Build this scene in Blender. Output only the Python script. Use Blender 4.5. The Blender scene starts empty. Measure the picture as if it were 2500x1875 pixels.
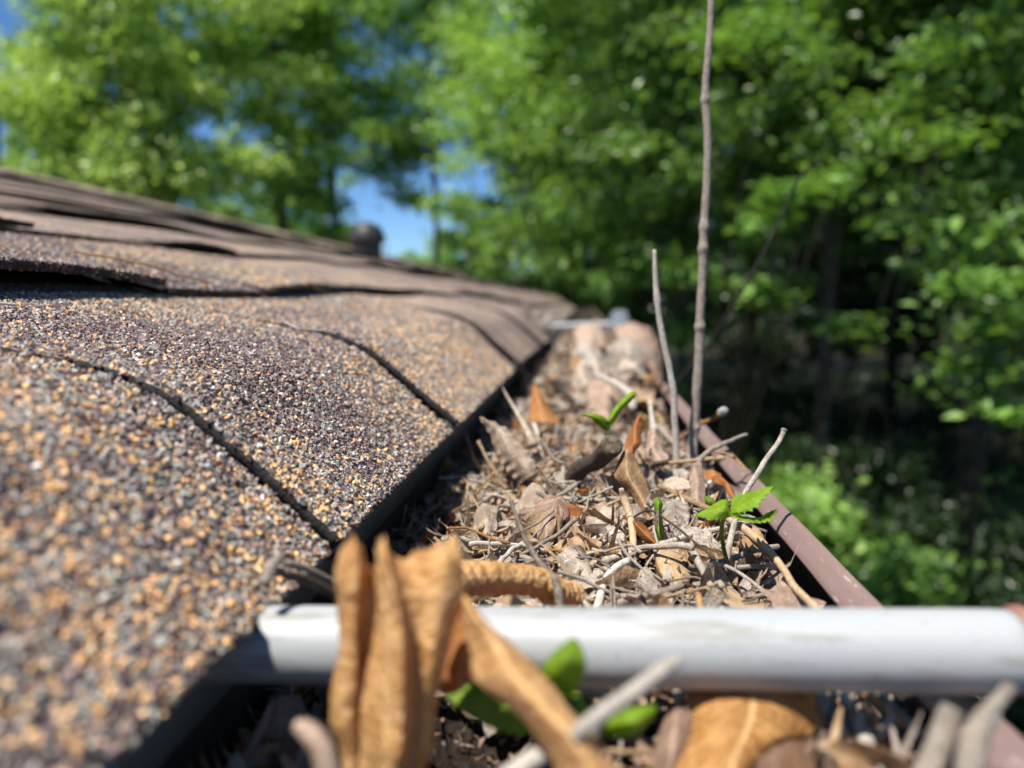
import bpy, math
import numpy as np
from mathutils import Vector, Matrix, Euler

rad = math.radians
RS = np.random.RandomState(7)
scene = bpy.context.scene
COL = scene.collection
CAMZ = 3.0                                    # camera height over the ground (m)

# ------------------------------------------------------------------ camera
PITCH = math.atan(.1122)
YAW = math.atan(.0997 * math.cos(PITCH))
cam = bpy.data.cameras.new("camera")
camo = bpy.data.objects.new("camera", cam)
COL.objects.link(camo)
camo.location = (0, 0, CAMZ)
camo.rotation_euler = (math.pi / 2 - PITCH, 0, YAW)
cam.sensor_width = 36
cam.lens = 26
cam.clip_start = .005
cam.clip_end = 400
cam.dof.use_dof = True
cam.dof.focus_distance = .207
cam.dof.aperture_fstop = 8.3
scene.camera = camo

# ------------------------------------------------------------------ sky and sun
SUN = Vector((-.31, -.34, 1)).normalized()
w = bpy.data.worlds.new("World")
scene.world = w
w.use_nodes = True
nt = w.node_tree
bg = nt.nodes["Background"]
sky = nt.nodes.new("ShaderNodeTexSky")
sky.sky_type = 'NISHITA'
sky.sun_disc = False
sky.sun_elevation = math.asin(SUN.z)
sky.sun_rotation = math.atan2(SUN.x, SUN.y)
sky.air_density = 1.0
sky.dust_density = 0.0
sky.ozone_density = 6.0
sky.altitude = 2500
hs = nt.nodes.new('ShaderNodeHueSaturation')
hs.inputs['Saturation'].default_value = 1.12
nt.links.new(sky.outputs[0], hs.inputs['Color'])
nt.links.new(hs.outputs[0], bg.inputs[0])
bg.inputs[1].default_value = .085
sl = bpy.data.lights.new("sun", 'SUN')
slo = bpy.data.objects.new("sun", sl)
COL.objects.link(slo)
sl.energy = 5.0
sl.angle = rad(.53)
sl.color = (1, .94, .83)
slo.rotation_euler = SUN.to_track_quat('Z', 'Y').to_euler()
slo.location = (1, 6, 12)
scene.view_settings.view_transform = 'Standard'
scene.view_settings.look = 'None'
scene.view_settings.exposure = 0.82
scene.view_settings.gamma = 1
scene.render.engine = 'CYCLES'
scene.cycles.use_denoising = True
scene.cycles.use_adaptive_sampling = True
scene.cycles.adaptive_threshold = .01
scene.cycles.max_bounces = 8
scene.cycles.transparent_max_bounces = 8

# ------------------------------------------------------------------ geometry helpers (near things in cm, camera at 0,0,0)
_f = np.array([-math.sin(YAW) * math.cos(PITCH), math.cos(YAW) * math.cos(PITCH), -math.sin(PITCH)])
_r = np.array([math.cos(YAW), math.sin(YAW), 0])
_u = np.cross(_r, _f)


def ray(x, y):
    return _f + _r * (x - 1250) / 1805 + _u * (937.5 - y) / 1805


def aY(x, y, Y):
    d = ray(x, y)
    return d * Y / d[1]


def aZ(x, y, Z):
    d = ray(x, y)
    return d * Z / d[2]


def crv(P, m):
    """Catmull-Rom through the rows of P, m samples"""
    P = np.asarray(P, float)
    n = len(P)
    Q = np.concatenate([[2 * P[0] - P[1]], P, [2 * P[-1] - P[-2]]])
    t = np.linspace(0, n - 1, m)
    i = np.minimum(t.astype(int), n - 2)
    u = (t - i).reshape((-1,) + (1,) * (P.ndim - 1))
    a, b, c, d = Q[i], Q[i + 1], Q[i + 2], Q[i + 3]
    return .5 * (2 * b + (c - a) * u + (2 * a - 5 * b + 4 * c - d) * u ** 2 + (3 * b - a - 3 * c + d) * u ** 3)


def noise(p, freq, seed=0, oct=3):
    """smooth value in about -1..1 for points p (N,k)"""
    r = np.random.RandomState(seed)
    p = np.asarray(p, float)
    out = np.zeros(p.shape[:-1])
    amp = 1.
    tot = 0
    for o in range(oct):
        s = 0
        for k in range(5):
            d = r.normal(size=p.shape[-1])
            d /= np.linalg.norm(d)
            s = s + np.sin(p @ d * freq * (.7 + .6 * r.rand()) + r.rand() * 6.28 + 1.3 * np.sin(p @ r.normal(size=p.shape[-1]) * freq * .4))
        out += amp * s / 2.6
        tot += amp
        amp *= .5
        freq *= 2.1
    return out / tot


def gridfaces(n, m, off=0):
    i = np.arange(n - 1)[:, None] * m + np.arange(m - 1)[None, :]
    i = i.ravel() + off
    return np.stack([i, i + 1, i + m + 1, i + m], 1)


def mesh_data(name, V, F, mats, smooth=True, mi=None, uv=None, col=None):
    V = np.asarray(V, np.float32)
    me = bpy.data.meshes.new(name)
    if isinstance(F, np.ndarray):
        k = F.shape[1]
        nf = len(F)
        loops = F.ravel().astype(np.int32)
        starts = np.arange(nf, dtype=np.int32) * k
        tot = np.full(nf, k, np.int32)
    else:
        loops = np.concatenate([np.asarray(f).ravel() for f in F]).astype(np.int32)
        tot = np.concatenate([np.full(len(f), f.shape[1], np.int32) for f in F])
        starts = np.concatenate([[0], np.cumsum(tot)[:-1]]).astype(np.int32)
        nf = len(tot)
    me.vertices.add(len(V))
    me.vertices.foreach_set("co", V.ravel())
    me.loops.add(len(loops))
    me.loops.foreach_set("vertex_index", loops)
    me.polygons.add(nf)
    me.polygons.foreach_set("loop_start", starts)
    me.polygons.foreach_set("loop_total", tot)
    me.polygons.foreach_set("use_smooth", np.full(nf, smooth) if isinstance(smooth, bool) else smooth)
    for m in (mats if isinstance(mats, (list, tuple)) else [mats]):
        me.materials.append(m)
    if mi is not None:
        me.polygons.foreach_set("material_index", np.asarray(mi, np.int32))
    if uv is not None:
        l = me.uv_layers.new(name="UVMap")
        l.data.foreach_set("uv", np.asarray(uv, np.float32)[loops].ravel())
    if col is not None:
        a = me.color_attributes.new("grain", 'FLOAT_COLOR', 'POINT')
        c = np.ones((len(V), 4), np.float32)
        c[:, :3] = col
        a.data.foreach_set("color", c.ravel())
    me.update(calc_edges=True)
    return me


WORLD0 = {}


def obj(name, V, F, mats, parent=None, cm=True, origin=None, solid=0, **k):
    """one mesh object; V in cm about the camera (cm=True) or in world metres; origin at its base"""
    V = np.asarray(V, float)
    if cm:
        V = V * .01 + np.array([0, 0, CAMZ])
    if origin is None:
        origin = np.array([(V[:, 0].min() + V[:, 0].max()) / 2, (V[:, 1].min() + V[:, 1].max()) / 2, V[:, 2].min()])
    origin = np.asarray(origin, float)
    me = mesh_data(name, V - origin, F, mats, **k)
    o = bpy.data.objects.new(name, me)
    COL.objects.link(o)
    p0 = WORLD0[parent.name] if parent else np.zeros(3)
    o.location = origin - p0
    o.parent = parent
    WORLD0[o.name] = origin
    if solid:
        s = o.modifiers.new("thick", 'SOLIDIFY')
        s.thickness = solid * .01
        s.offset = 0
    return o


def empty(name, loc, cm=True):
    loc = np.asarray(loc, float)
    if cm:
        loc = loc * .01 + np.array([0, 0, CAMZ])
    o = bpy.data.objects.new(name, None)
    o.empty_display_size = .02
    COL.objects.link(o)
    o.location = loc
    WORLD0[o.name] = loc
    return o


def tag(o, label=None, cat=None, group=None, kind=None):
    if label: o["label"] = label
    if cat: o["category"] = cat
    if group: o["group"] = group
    if kind: o["kind"] = kind
    return o


# ------------------------------------------------------------------ materials
def newmat(name):
    m = bpy.data.materials.new(name)
    m.use_nodes = True
    t = m.node_tree
    return m, t, t.nodes["Principled BSDF"], t.nodes["Material Output"]


def nd(t, typ, **k):
    n = t.nodes.new(typ)
    for a, b in k.items():
        if a.startswith("i_"):
            key = a[2:]
            n.inputs[int(key) if key.isdigit() else key].default_value = b
        else:
            setattr(n, a, b)
    return n


def ramp(t, fac, stops, interp='LINEAR'):
    r = t.nodes.new("ShaderNodeValToRGB")
    r.color_ramp.interpolation = interp
    while len(r.color_ramp.elements) < len(stops):
        r.color_ramp.elements.new(.5)
    for e, (p, c) in zip(r.color_ramp.elements, stops):
        e.position = p
        e.color = (*c, 1)
    t.links.new(fac, r.inputs[0])
    return r.outputs[0]


def mixc(t, fac, a, b, mode='MIX'):
    m = t.nodes.new("ShaderNodeMix")
    m.data_type = 'RGBA'
    m.blend_type = mode
    for s, v in ((m.inputs[0], fac), (m.inputs[6], a), (m.inputs[7], b)):
        if hasattr(v, "is_linked"):
            t.links.new(v, s)
        else:
            s.default_value = v if isinstance(v, (int, float)) else (*v, 1)
    return m.outputs[2]


def math_(t, op, a, b=None):
    m = t.nodes.new("ShaderNodeMath")
    m.operation = op
    for i, v in enumerate((a, b)):
        if v is None: continue
        if hasattr(v, "is_linked"):
            t.links.new(v, m.inputs[i])
        else:
            m.inputs[i].default_value = v
    return m.outputs[0]


def bump(t, bsdf, h, dist, strength=1):
    b = nd(t, "ShaderNodeBump", i_Strength=strength, i_Distance=dist)
    t.links.new(h, b.inputs["Height"])
    t.links.new(b.outputs[0], bsdf.inputs["Normal"])
    return b


def leaf_mat(name, stops, rough=.55, trans=.3, tcol=None, nscale=260, veins=.5, bumpd=.0004, spec=.35):
    """dry or fresh leaf: mottled colour, side veins from the UV map, light through the blade"""
    m, t, b, out = newmat(name)
    tc = nd(t, "ShaderNodeTexCoord")
    info = nd(t, "ShaderNodeObjectInfo")
    n = nd(t, "ShaderNodeTexNoise", i_Scale=nscale, i_Detail=5, i_Roughness=.6)
    t.links.new(tc.outputs["Object"], n.inputs["Vector"])
    n2 = nd(t, "ShaderNodeTexNoise", i_Scale=nscale * 5, i_Detail=3)
    t.links.new(tc.outputs["Object"], n2.inputs["Vector"])
    f = math_(t, 'ADD', n.outputs["Fac"], math_(t, 'MULTIPLY', math_(t, 'SUBTRACT', info.outputs["Random"], .5), .35))
    c = ramp(t, f, stops)
    c = mixc(t, math_(t, 'MULTIPLY', n2.outputs["Fac"], .35), c, stops[0][1])
    sep = nd(t, "ShaderNodeSeparateXYZ")
    t.links.new(tc.outputs["UV"], sep.inputs[0])
    ax = math_(t, 'ABSOLUTE', math_(t, 'SUBTRACT', sep.outputs[0], .5))
    mid = math_(t, 'LESS_THAN', ax, .022)
    ph = math_(t, 'SUBTRACT', math_(t, 'MULTIPLY', sep.outputs[1], 9.), math_(t, 'MULTIPLY', ax, 7.))
    fr = math_(t, 'ABSOLUTE', math_(t, 'SUBTRACT', math_(t, 'FRACT', ph), .5))
    vv = math_(t, 'MAXIMUM', math_(t, 'MULTIPLY', math_(t, 'LESS_THAN', fr, .06), .8), mid)
    c = mixc(t, math_(t, 'MULTIPLY', vv, veins), c, tuple(min(1, x * 1.35 + .03) for x in stops[-1][1]))
    t.links.new(c, b.inputs["Base Color"])
    b.inputs["Roughness"].default_value = rough
    b.inputs["Specular IOR Level"].default_value = spec
    h = math_(t, 'ADD', math_(t, 'MULTIPLY', vv, -.5), n2.outputs["Fac"])
    bump(t, b, h, bumpd)
    if trans:
        tr = nd(t, "ShaderNodeBsdfTranslucent")
        if tcol:
            c2 = mixc(t, .8, c, tcol)
            t.links.new(c2, tr.inputs[0])
        else:
            t.links.new(c, tr.inputs[0])
        mx = nd(t, "ShaderNodeMixShader")
        mx.inputs[0].default_value = trans
        t.links.new(b.outputs[0], mx.inputs[1])
        t.links.new(tr.outputs[0], mx.inputs[2])
        t.links.new(mx.outputs[0], out.inputs[0])
    return m


def bark_mat(name, stops, nscale=500, stretch=.25, rough=.75, bumpd=.0006, spec=.25):
    m, t, b, out = newmat(name)
    tc = nd(t, "ShaderNodeTexCoord")
    mp = nd(t, "ShaderNodeMapping")
    mp.inputs["Scale"].default_value = (6, 60 * stretch, 1)
    t.links.new(tc.outputs["UV"], mp.inputs[0])
    n = nd(t, "ShaderNodeTexNoise", i_Scale=nscale, i_Detail=6, i_Roughness=.65)
    t.links.new(tc.outputs["Object"], n.inputs["Vector"])
    n2 = nd(t, "ShaderNodeTexNoise", i_Scale=1.6, i_Detail=5, i_Roughness=.7)
    t.links.new(mp.outputs[0], n2.inputs["Vector"])
    info = nd(t, "ShaderNodeObjectInfo")
    f = math_(t, 'ADD', math_(t, 'MULTIPLY', math_(t, 'ADD', n.outputs["Fac"], n2.outputs["Fac"]), .5),
              math_(t, 'MULTIPLY', math_(t, 'SUBTRACT', info.outputs["Random"], .5), .28))
    t.links.new(ramp(t, f, stops), b.inputs["Base Color"])
    b.inputs["Roughness"].default_value = rough
    b.inputs["Specular IOR Level"].default_value = spec
    bump(t, b, math_(t, 'ADD', n.outputs["Fac"], n2.outputs["Fac"]), bumpd)
    return m


M_tan = leaf_mat("dry_tan_leaf", [(.3, (.26, .15, .075)), (.5, (.46, .3, .165)), (.72, (.66, .48, .3))], trans=.28, veins=.22)
M_caramel = leaf_mat("dry_caramel_leaf", [(.32, (.4, .2, .06)), (.5, (.66, .39, .15)), (.7, (.82, .56, .28))], trans=.42, tcol=(.95, .56, .2), nscale=170, rough=.5, bumpd=.0012, veins=.5)
M_grey = leaf_mat("weathered_grey_leaf", [(.3, (.2, .16, .13)), (.5, (.44, .37, .31)), (.72, (.64, .57, .49))], trans=.18, veins=.12, bumpd=.0006)
M_pinkb = leaf_mat("pink_brown_leaf", [(.3, (.24, .15, .11)), (.5, (.44, .31, .23)), (.72, (.6, .47, .37))], trans=.22, veins=.2)
M_rust = leaf_mat("rust_leaf", [(.3, (.2, .07, .02)), (.5, (.42, .17, .05)), (.72, (.56, .28, .1))], trans=.35, tcol=(.6, .22, .04))
M_pale = leaf_mat("bleached_leaf", [(.3, (.3, .22, .16)), (.5, (.52, .42, .33)), (.72, (.74, .65, .55))], trans=.2, veins=.05, bumpd=.0006)
M_green = leaf_mat("fresh_seedling_leaf", [(.3, (.14, .24, .01)), (.5, (.22, .37, .02)), (.75, (.33, .5, .05))], rough=.42, trans=.5, tcol=(.66, .82, .03), nscale=300, veins=.3, spec=.5)
M_stemg = leaf_mat("seedling_stem", [(.3, (.13, .2, .03)), (.5, (.22, .3, .05)), (.75, (.3, .34, .09))], rough=.4, trans=.25, veins=0)
M_twg = bark_mat("grey_twig", [(.3, (.12, .095, .075)), (.5, (.34, .29, .24)), (.72, (.56, .5, .43))])
M_twt = bark_mat("tan_twig", [(.3, (.17, .1, .05)), (.5, (.42, .29, .17)), (.72, (.6, .45, .29))])
M_tww = bark_mat("bleached_twig", [(.3, (.3, .26, .21)), (.5, (.58, .53, .47)), (.72, (.74, .7, .64))])
M_twd = bark_mat("dark_twig", [(.3, (.03, .022, .018)), (.5, (.085, .063, .048)), (.75, (.2, .15, .115))], bumpd=.0012)
M_stump = bark_mat("brown_branch_bark", [(.3, (.05, .035, .028)), (.5, (.13, .095, .075)), (.75, (.3, .235, .19))], bumpd=.0012)
M_two = bark_mat("orange_twig", [(.3, (.2, .09, .03)), (.5, (.45, .25, .1)), (.72, (.62, .4, .19))])
M_char = bark_mat("charred_end", [(.3, (.01, .009, .008)), (.52, (.05, .045, .035)), (.75, (.45, .38, .25))], nscale=420, bumpd=.002)
M_char2 = bark_mat("dark_stem_bark", [(.3, (.012, .01, .01)), (.6, (.035, .03, .028)), (.75, (.07, .06, .055))])
M_bud = bark_mat("grey_bud", [(.3, (.2, .2, .19)), (.7, (.5, .5, .48))])
M_blue = leaf_mat("slate_leaf", [(.3, (.07, .085, .11)), (.5, (.13, .155, .19)), (.72, (.24, .27, .31))], trans=.1, veins=0)
M_shadeleaf = leaf_mat("shaded_brown_leaf", [(.3, (.05, .022, .01)), (.5, (.11, .055, .028)), (.72, (.2, .11, .06))], trans=.1, veins=.1)  # shade beneath the curled leaf, put into the base colour
M_barkA = bark_mat("brown_bark", [(.3, (.04, .03, .022)), (.5, (.11, .085, .065)), (.75, (.24, .2, .16))], nscale=9, bumpd=.03)


def shingle_mat(granules):
    m, t, b, out = newmat("granule_grains" if granules else "asphalt_shingle")
    b.inputs["Roughness"].default_value = .62
    b.inputs["Specular IOR Level"].default_value = .15
    if granules:
        a = nd(t, "ShaderNodeVertexColor", layer_name="grain")
        tc = nd(t, "ShaderNodeTexCoord")
        n = nd(t, "ShaderNodeTexNoise", i_Scale=2600, i_Detail=2)
        t.links.new(tc.outputs["Object"], n.inputs["Vector"])
        c = mixc(t, 1., a.outputs["Color"], ramp(t, n.outputs["Fac"], [(.3, (.62, .62, .62)), (.7, (1.15, 1.15, 1.15))]), 'MULTIPLY')
        t.links.new(c, b.inputs["Base Color"])
        return m
    tc = nd(t, "ShaderNodeTexCoord")
    v = nd(t, "ShaderNodeTexVoronoi", i_Scale=620)
    t.links.new(tc.outputs["Object"], v.inputs["Vector"])
    sep = nd(t, "ShaderNodeSeparateColor")
    t.links.new(v.outputs["Color"], sep.inputs[0])
    big = nd(t, "ShaderNodeTexNoise", i_Scale=5, i_Detail=4, i_Roughness=.6)
    mp = nd(t, "ShaderNodeMapping")
    mp.inputs["Scale"].default_value = (4.5, 1, 1)
    t.links.new(tc.outputs["Object"], mp.inputs[0])
    t.links.new(mp.outputs[0], big.inputs["Vector"])
    f = math_(t, 'ADD', sep.outputs[0], math_(t, 'MULTIPLY', math_(t, 'SUBTRACT', big.outputs["Fac"], .55), 2.6))
    c = ramp(t, f, [(0, (.15, .105, .105)), (.25, (.27, .19, .185)), (.42, (.38, .33, .3)), (.58, (.48, .38, .31)), (.68, (.7, .47, .29)), (.88, (.8, .56, .34))], 'CONSTANT')
    c = mixc(t, math_(t, 'GREATER_THAN', v.outputs["Distance"], .5), c, (.03, .027, .027))
    c = mixc(t, .3, c, (.48, .38, .32))
    t.links.new(c, b.inputs["Base Color"])
    bump(t, b, math_(t, 'SUBTRACT', 1., v.outputs["Distance"]), .0012, .9)
    return m


M_sh = shingle_mat(False)
M_gr = shingle_mat(True)


def plain(name, c, rough=.6, spec=.4, nscale=40, var=.15, bumpd=0, metal=0):
    m, t, b, out = newmat(name)
    tc = nd(t, "ShaderNodeTexCoord")
    n = nd(t, "ShaderNodeTexNoise", i_Scale=nscale, i_Detail=5, i_Roughness=.6)
    t.links.new(tc.outputs["Object"], n.inputs["Vector"])
    lo = tuple(x * (1 - var) for x in c)
    hi = tuple(min(1, x * (1 + var)) for x in c)
    t.links.new(ramp(t, n.outputs["Fac"], [(.3, lo), (.7, hi)]), b.inputs["Base Color"])
    b.inputs["Roughness"].default_value = rough
    b.inputs["Specular IOR Level"].default_value = spec
    b.inputs["Metallic"].default_value = metal
    if bumpd: bump(t, b, n.outputs["Fac"], bumpd)
    return m


def paint_mat(name, base, scuff, rough, th=.6):
    m, t, b, out = newmat(name)
    tc = nd(t, "ShaderNodeTexCoord")
    mp = nd(t, "ShaderNodeMapping")
    mp.inputs["Scale"].default_value = (2.5, .5, 2.5) if 'gutter' in name else (.12, 1., 1.)
    t.links.new(tc.outputs["Object"], mp.inputs[0])
    n = nd(t, "ShaderNodeTexNoise", i_Scale=220, i_Detail=6, i_Roughness=.7)
    t.links.new(mp.outputs[0], n.inputs["Vector"])
    n2 = nd(t, "ShaderNodeTexNoise", i_Scale=55, i_Detail=4)
    t.links.new(mp.outputs[0], n2.inputs["Vector"])
    c = ramp(t, n2.outputs["Fac"], [(.3, tuple(x * .82 for x in base)), (.7, base)])
    k = ramp(t, n.outputs["Fac"], [(th, (0, 0, 0)), (th + .07, (1, 1, 1))])
    c = mixc(t, k, c, scuff)
    n3 = nd(t, "ShaderNodeTexNoise", i_Scale=900, i_Detail=3)
    t.links.new(tc.outputs["Object"], n3.inputs["Vector"])
    k2 = ramp(t, n3.outputs["Fac"], [(.66, (0, 0, 0)), (.72, (1, 1, 1))])
    c = mixc(t, math_(t, 'MULTIPLY', k2, .6), c, tuple(x * .35 for x in base))
    t.links.new(c, b.inputs["Base Color"])
    b.inputs["Roughness"].default_value = rough
    b.inputs["Specular IOR Level"].default_value = .5
    bump(t, b, n.outputs["Fac"], .0002, .6)
    return m


M_tar = plain("asphalt_edge", (.022, .02, .02), .8, .3, 900, .5, .0008)
M_deck = plain("roof_deck_wood", (.05, .045, .04), .9)
M_fascia = plain("fascia_paint", (.09, .1, .085), .6)
M_drip = paint_mat("drip_edge_paint", (.13, .14, .115), (.2, .2, .17), .5)
M_wall = plain("wall_siding", (.35, .32, .28), .7)
M_shade = plain("gutter_shade", (.03, .03, .026), .85, .2, 60, .4)  # shade under the eave and lip, painted as a near-black gutter colour
M_dark = plain("vent_metal", (.03, .028, .027), .5)
M_soil = plain("leaf_mould", (.028, .02, .015), .95, .2, 700, .6, .002)
M_ground = plain("forest_floor", (.035, .032, .018), .95, .1, 3, .5, .02)


M_gut = paint_mat("gutter_paint_brown", (.225, .155, .145), (.38, .32, .3), .42)
M_white = paint_mat("white_aluminium", (.37, .385, .4), (.24, .24, .225), .48, th=.54)
M_head = paint_mat("gutter_spike_paint", (.3, .15, .12), (.38, .24, .2), .5)


def tree_leaf_mat(name, a, b_, tcol, trans=.36, rough=.35):
    m, t, b, out = newmat(name)
    geo = nd(t, "ShaderNodeNewGeometry")
    tc = nd(t, "ShaderNodeTexCoord")
    sp_ = nd(t, "ShaderNodeTexNoise", i_Scale=2.4, i_Detail=2)
    t.links.new(tc.outputs["Object"], sp_.inputs["Vector"])
    # fresh sprays and older ones differ in green from branch to branch
    f = math_(t, 'ADD', math_(t, 'MULTIPLY', geo.outputs["Random Per Island"], .6), math_(t, 'MULTIPLY', math_(t, 'SUBTRACT', sp_.outputs["Fac"], .38), 2.2))
    c = ramp(t, f, [(0, a), (.45, tuple(.6 * p + .4 * q for p, q in zip(a, b_))), (1, b_)])
    t.links.new(c, b.inputs["Base Color"])
    b.inputs["Roughness"].default_value = .42
    b.inputs["Specular IOR Level"].default_value = .65
    tr = nd(t, "ShaderNodeBsdfTranslucent")
    t.links.new(mixc(t, .75, c, tcol), tr.inputs[0])
    mx = nd(t, "ShaderNodeMixShader")
    mx.inputs[0].default_value = trans
    t.links.new(b.outputs[0], mx.inputs[1])
    t.links.new(tr.outputs[0], mx.inputs[2])
    t.links.new(mx.outputs[0], out.inputs[0])
    return m


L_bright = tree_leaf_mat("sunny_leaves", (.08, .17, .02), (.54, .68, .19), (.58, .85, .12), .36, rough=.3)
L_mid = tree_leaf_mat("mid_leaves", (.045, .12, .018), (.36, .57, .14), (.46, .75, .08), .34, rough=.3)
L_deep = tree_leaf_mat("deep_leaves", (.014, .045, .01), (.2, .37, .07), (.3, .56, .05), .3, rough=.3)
L_shade = tree_leaf_mat("shaded_leaves", (.012, .03, .008), (.03, .065, .018), (.05, .12, .02))  # darkened foliage: the shade of the wood is put into the leaf colour

# ------------------------------------------------------------------ ground
g = 140
n = 71
xs = np.linspace(-g, g, n)
GX, GY = np.meshgrid(xs, xs, indexing='ij')
P = np.stack([GX.ravel(), GY.ravel()], 1)
gz = .12 * noise(P, .5, 3) * (1 / (1 + np.exp(-(np.hypot(P[:, 0], P[:, 1]) - 3))))
tag(obj("ground", np.column_stack([P, gz - .1]), gridfaces(n, n), M_ground, cm=False, origin=(0, 0, 0)), kind="structure")

# ------------------------------------------------------------------ roof surface
PX = [-4.8, -5.4, -6.75, -8.3, -9.3, -10.5, -12.5, -15, -18.2, -24, -30.5, -45, -80, -130, -160]
PZ = [-5.95, -5.3, -4.2, -2.95, -2.2, -1.75, -1.3, -.7, .1, 1.8, 3.5, 6.9, 15.4, 27.4, 34.5]
xx = np.linspace(-160, -4.8, 6000)
zz = np.interp(xx, PX[::-1], PZ[::-1])
kr = np.hanning(49)
kr /= kr.sum()
zz = np.convolve(np.pad(zz, 24, mode='reflect', reflect_type='odd'), kr, 'valid')
xx, zz = xx[::-1], zz[::-1]
sel = xx <= -5.4
xx, zz = xx[sel], zz[sel]
ss = np.concatenate([[0], np.cumsum(np.hypot(np.diff(xx), np.diff(zz)))])


def roof_pt(s, y, h=0.):
    """point on the roof at arc s up from the eave, y along it, h above the deck"""
    s = np.asarray(s, float)
    y = np.asarray(y, float)
    x = np.interp(s, ss, xx) - np.minimum(s, 0)
    z = np.interp(s, ss, zz) + np.minimum(s, 0)
    e = .05
    x2, z2 = np.interp(s + e, ss, xx), np.interp(s + e, ss, zz)
    x1, z1 = np.interp(np.maximum(s, 0), ss, xx), np.interp(np.maximum(s, 0), ss, zz)
    tx, tz = x2 - x1, z2 - z1
    l = np.hypot(tx, tz) + 1e-9
    nx, nz = tz / l, -tx / l
    h = h - .62 * np.clip(1 - s / 7, 0, 1)
    far = np.clip((y - 45) / 60, 0, 1)
    lift = far * 1.0 * np.clip((-x - 9) / 10, 0, 1)
    hh = h + .10 * np.sin(y * .21 + 1.2 + s * .1) * np.clip(s / 6, .3, 1) + .12 * np.sin(y * .083 + s * .23)
    drop = np.minimum(5.5, .4 * (np.maximum(y - 70, 0) / 34) ** 1.6) * np.clip(1 - (s - 8) / 16, 0, 1)
    return np.stack([x + nx * hh, y + 0 * x, z + nz * hh + lift - drop], -1)


ROOF_Y0, ROOF_Y1 = -60., 760.
SK = [0, 14.4, 27.6, 40.4, 53.2, 66, 78.8, 91.6, 104.4, 117.2, 130]


def tab_h(s, y, k, y0, y1, lift, curl):
    s0 = SK[k]
    t = .36 * (1 - (s - s0) / 15.5)
    a = np.clip(1 - (s - s0) / 7., 0, 1)
    yy = np.clip((y - y0) / (y1 - y0), 0, 1)
    h = t + lift * a ** 2 * (.55 + .45 * np.sin(np.pi * yy))
    h = h + curl * (np.abs(2 * yy - 1) ** 3 * (1.3 * (yy < .5) + .1)) * np.clip(1 - (s - s0) / 12., 0, 1)
    return h


house = empty("house", (-60, 100, -CAMZ * 100))
tag(house, "house with a low brown and tan asphalt shingle roof beside the gutter", "house")

deck_s = np.linspace(1.6, 131, 120)
deck_y = np.linspace(ROOF_Y0, ROOF_Y1, 60)
S_, Y_ = np.meshgrid(deck_s, deck_y, indexing='ij')
top = roof_pt(S_.ravel(), Y_.ravel(), -.12)
low = top - np.array([0, 0, 1.6])
nS, nY = len(deck_s), len(deck_y)
F = [gridfaces(nS, nY), gridfaces(nS, nY, nS * nY)[:, ::-1]]
edge = np.arange(nY - 1)
F.append(np.stack([edge, edge + nS * nY, edge + 1 + nS * nY, edge + 1], 1))
e0 = np.arange(nS - 1) * nY
F.append(np.stack([e0, e0 + nY, e0 + nY + nS * nY, e0 + nS * nY], 1))
e1 = e0 + nY - 1
F.append(np.stack([e1, e1 + nS * nY, e1 + nY + nS * nY, e1 + nY], 1))
roof = obj("roof", np.concatenate([top, low]), F, M_deck, house)

TABS = {
    0: [(-60, -15.2, 0, 0), (-15, 15.3, .0, .0), (15.55, 30.1, .0, .16), (30.5, 60.2, .0, .3), (60.7, 91, .05, .4), (91.6, 121, .0, .4)],
    1: [(-60, -9, .1, 0), (-8.8, 11, .1, 0), (11.2, 31, .85, .05), (31.2, 40.9, .1, .04), (41.2, 53, .5, .0), (53.3, 83, .35, .05), (83.2, 114, .1, .05)],
    2: [(-60, 4, .1, 0), (4.2, 39.5, .8, .0), (39.7, 53, .05, 0), (53.2, 64, .7, .0), (64.2, 96, .15, .05), (96.3, 127, .3, 0)],
}
for k in range(3, 10):
    y = -60. + RS.rand() * 15
    L = [(-60, y, 0, 0)] if y > -58 else []
    while y < 125:
        y2 = y + 14 + RS.rand() * 18
        L.append((y + .2, y2, RS.choice([.05, .2, .55, .4]), RS.rand() * .2))
        y = y2
    TABS[k] = L
for k in range(10):
    y = TABS[k][-1][1]
    while y < ROOF_Y1:
        y2 = min(ROOF_Y1, y + 30)
        TABS[k].append((y + .3, y2, RS.choice([.05, .25, .6, .4]) * (k > 0), .15))
        y = y2

PAL = np.array([(.15, .1, .1), (.22, .155, .155), (.25, .2, .185), (.33, .32, .295), (.43, .42, .39), (.25, .265, .235), (.72, .42, .2), (.82, .54, .28), (.55, .42, .3), (.66, .62, .6)])
W_PLUM = np.array([.3, .25, .15, .13, .05, .06, .02, .01, .02, .01])
W_MIX = np.array([.12, .14, .1, .17, .1, .1, .13, .07, .05, .02])
W_TAN = np.array([.05, .07, .07, .16, .09, .1, .24, .14, .07, .01])


def rand_rot(N):
    q = RS.normal(size=(N, 4))
    q /= np.linalg.norm(q, axis=1)[:, None]
    a, b, c, d = q.T
    return np.stack([np.stack([1 - 2 * (c * c + d * d), 2 * (b * c - a * d), 2 * (b * d + a * c)], -1),
                     np.stack([2 * (b * c + a * d), 1 - 2 * (b * b + d * d), 2 * (c * d - a * b)], -1),
                     np.stack([2 * (b * d - a * c), 2 * (c * d + a * b), 1 - 2 * (b * b + c * c)], -1)], 1)


OCT = np.array([(1, 0, 0), (-1, 0, 0), (0, 1, 0), (0, -1, 0), (0, 0, 1), (0, 0, -1)], float)
OF = np.array([(0, 2, 4), (2, 1, 4), (1, 3, 4), (3, 0, 4), (2, 0, 5), (1, 2, 5), (3, 1, 5), (0, 3, 5)])
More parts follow.
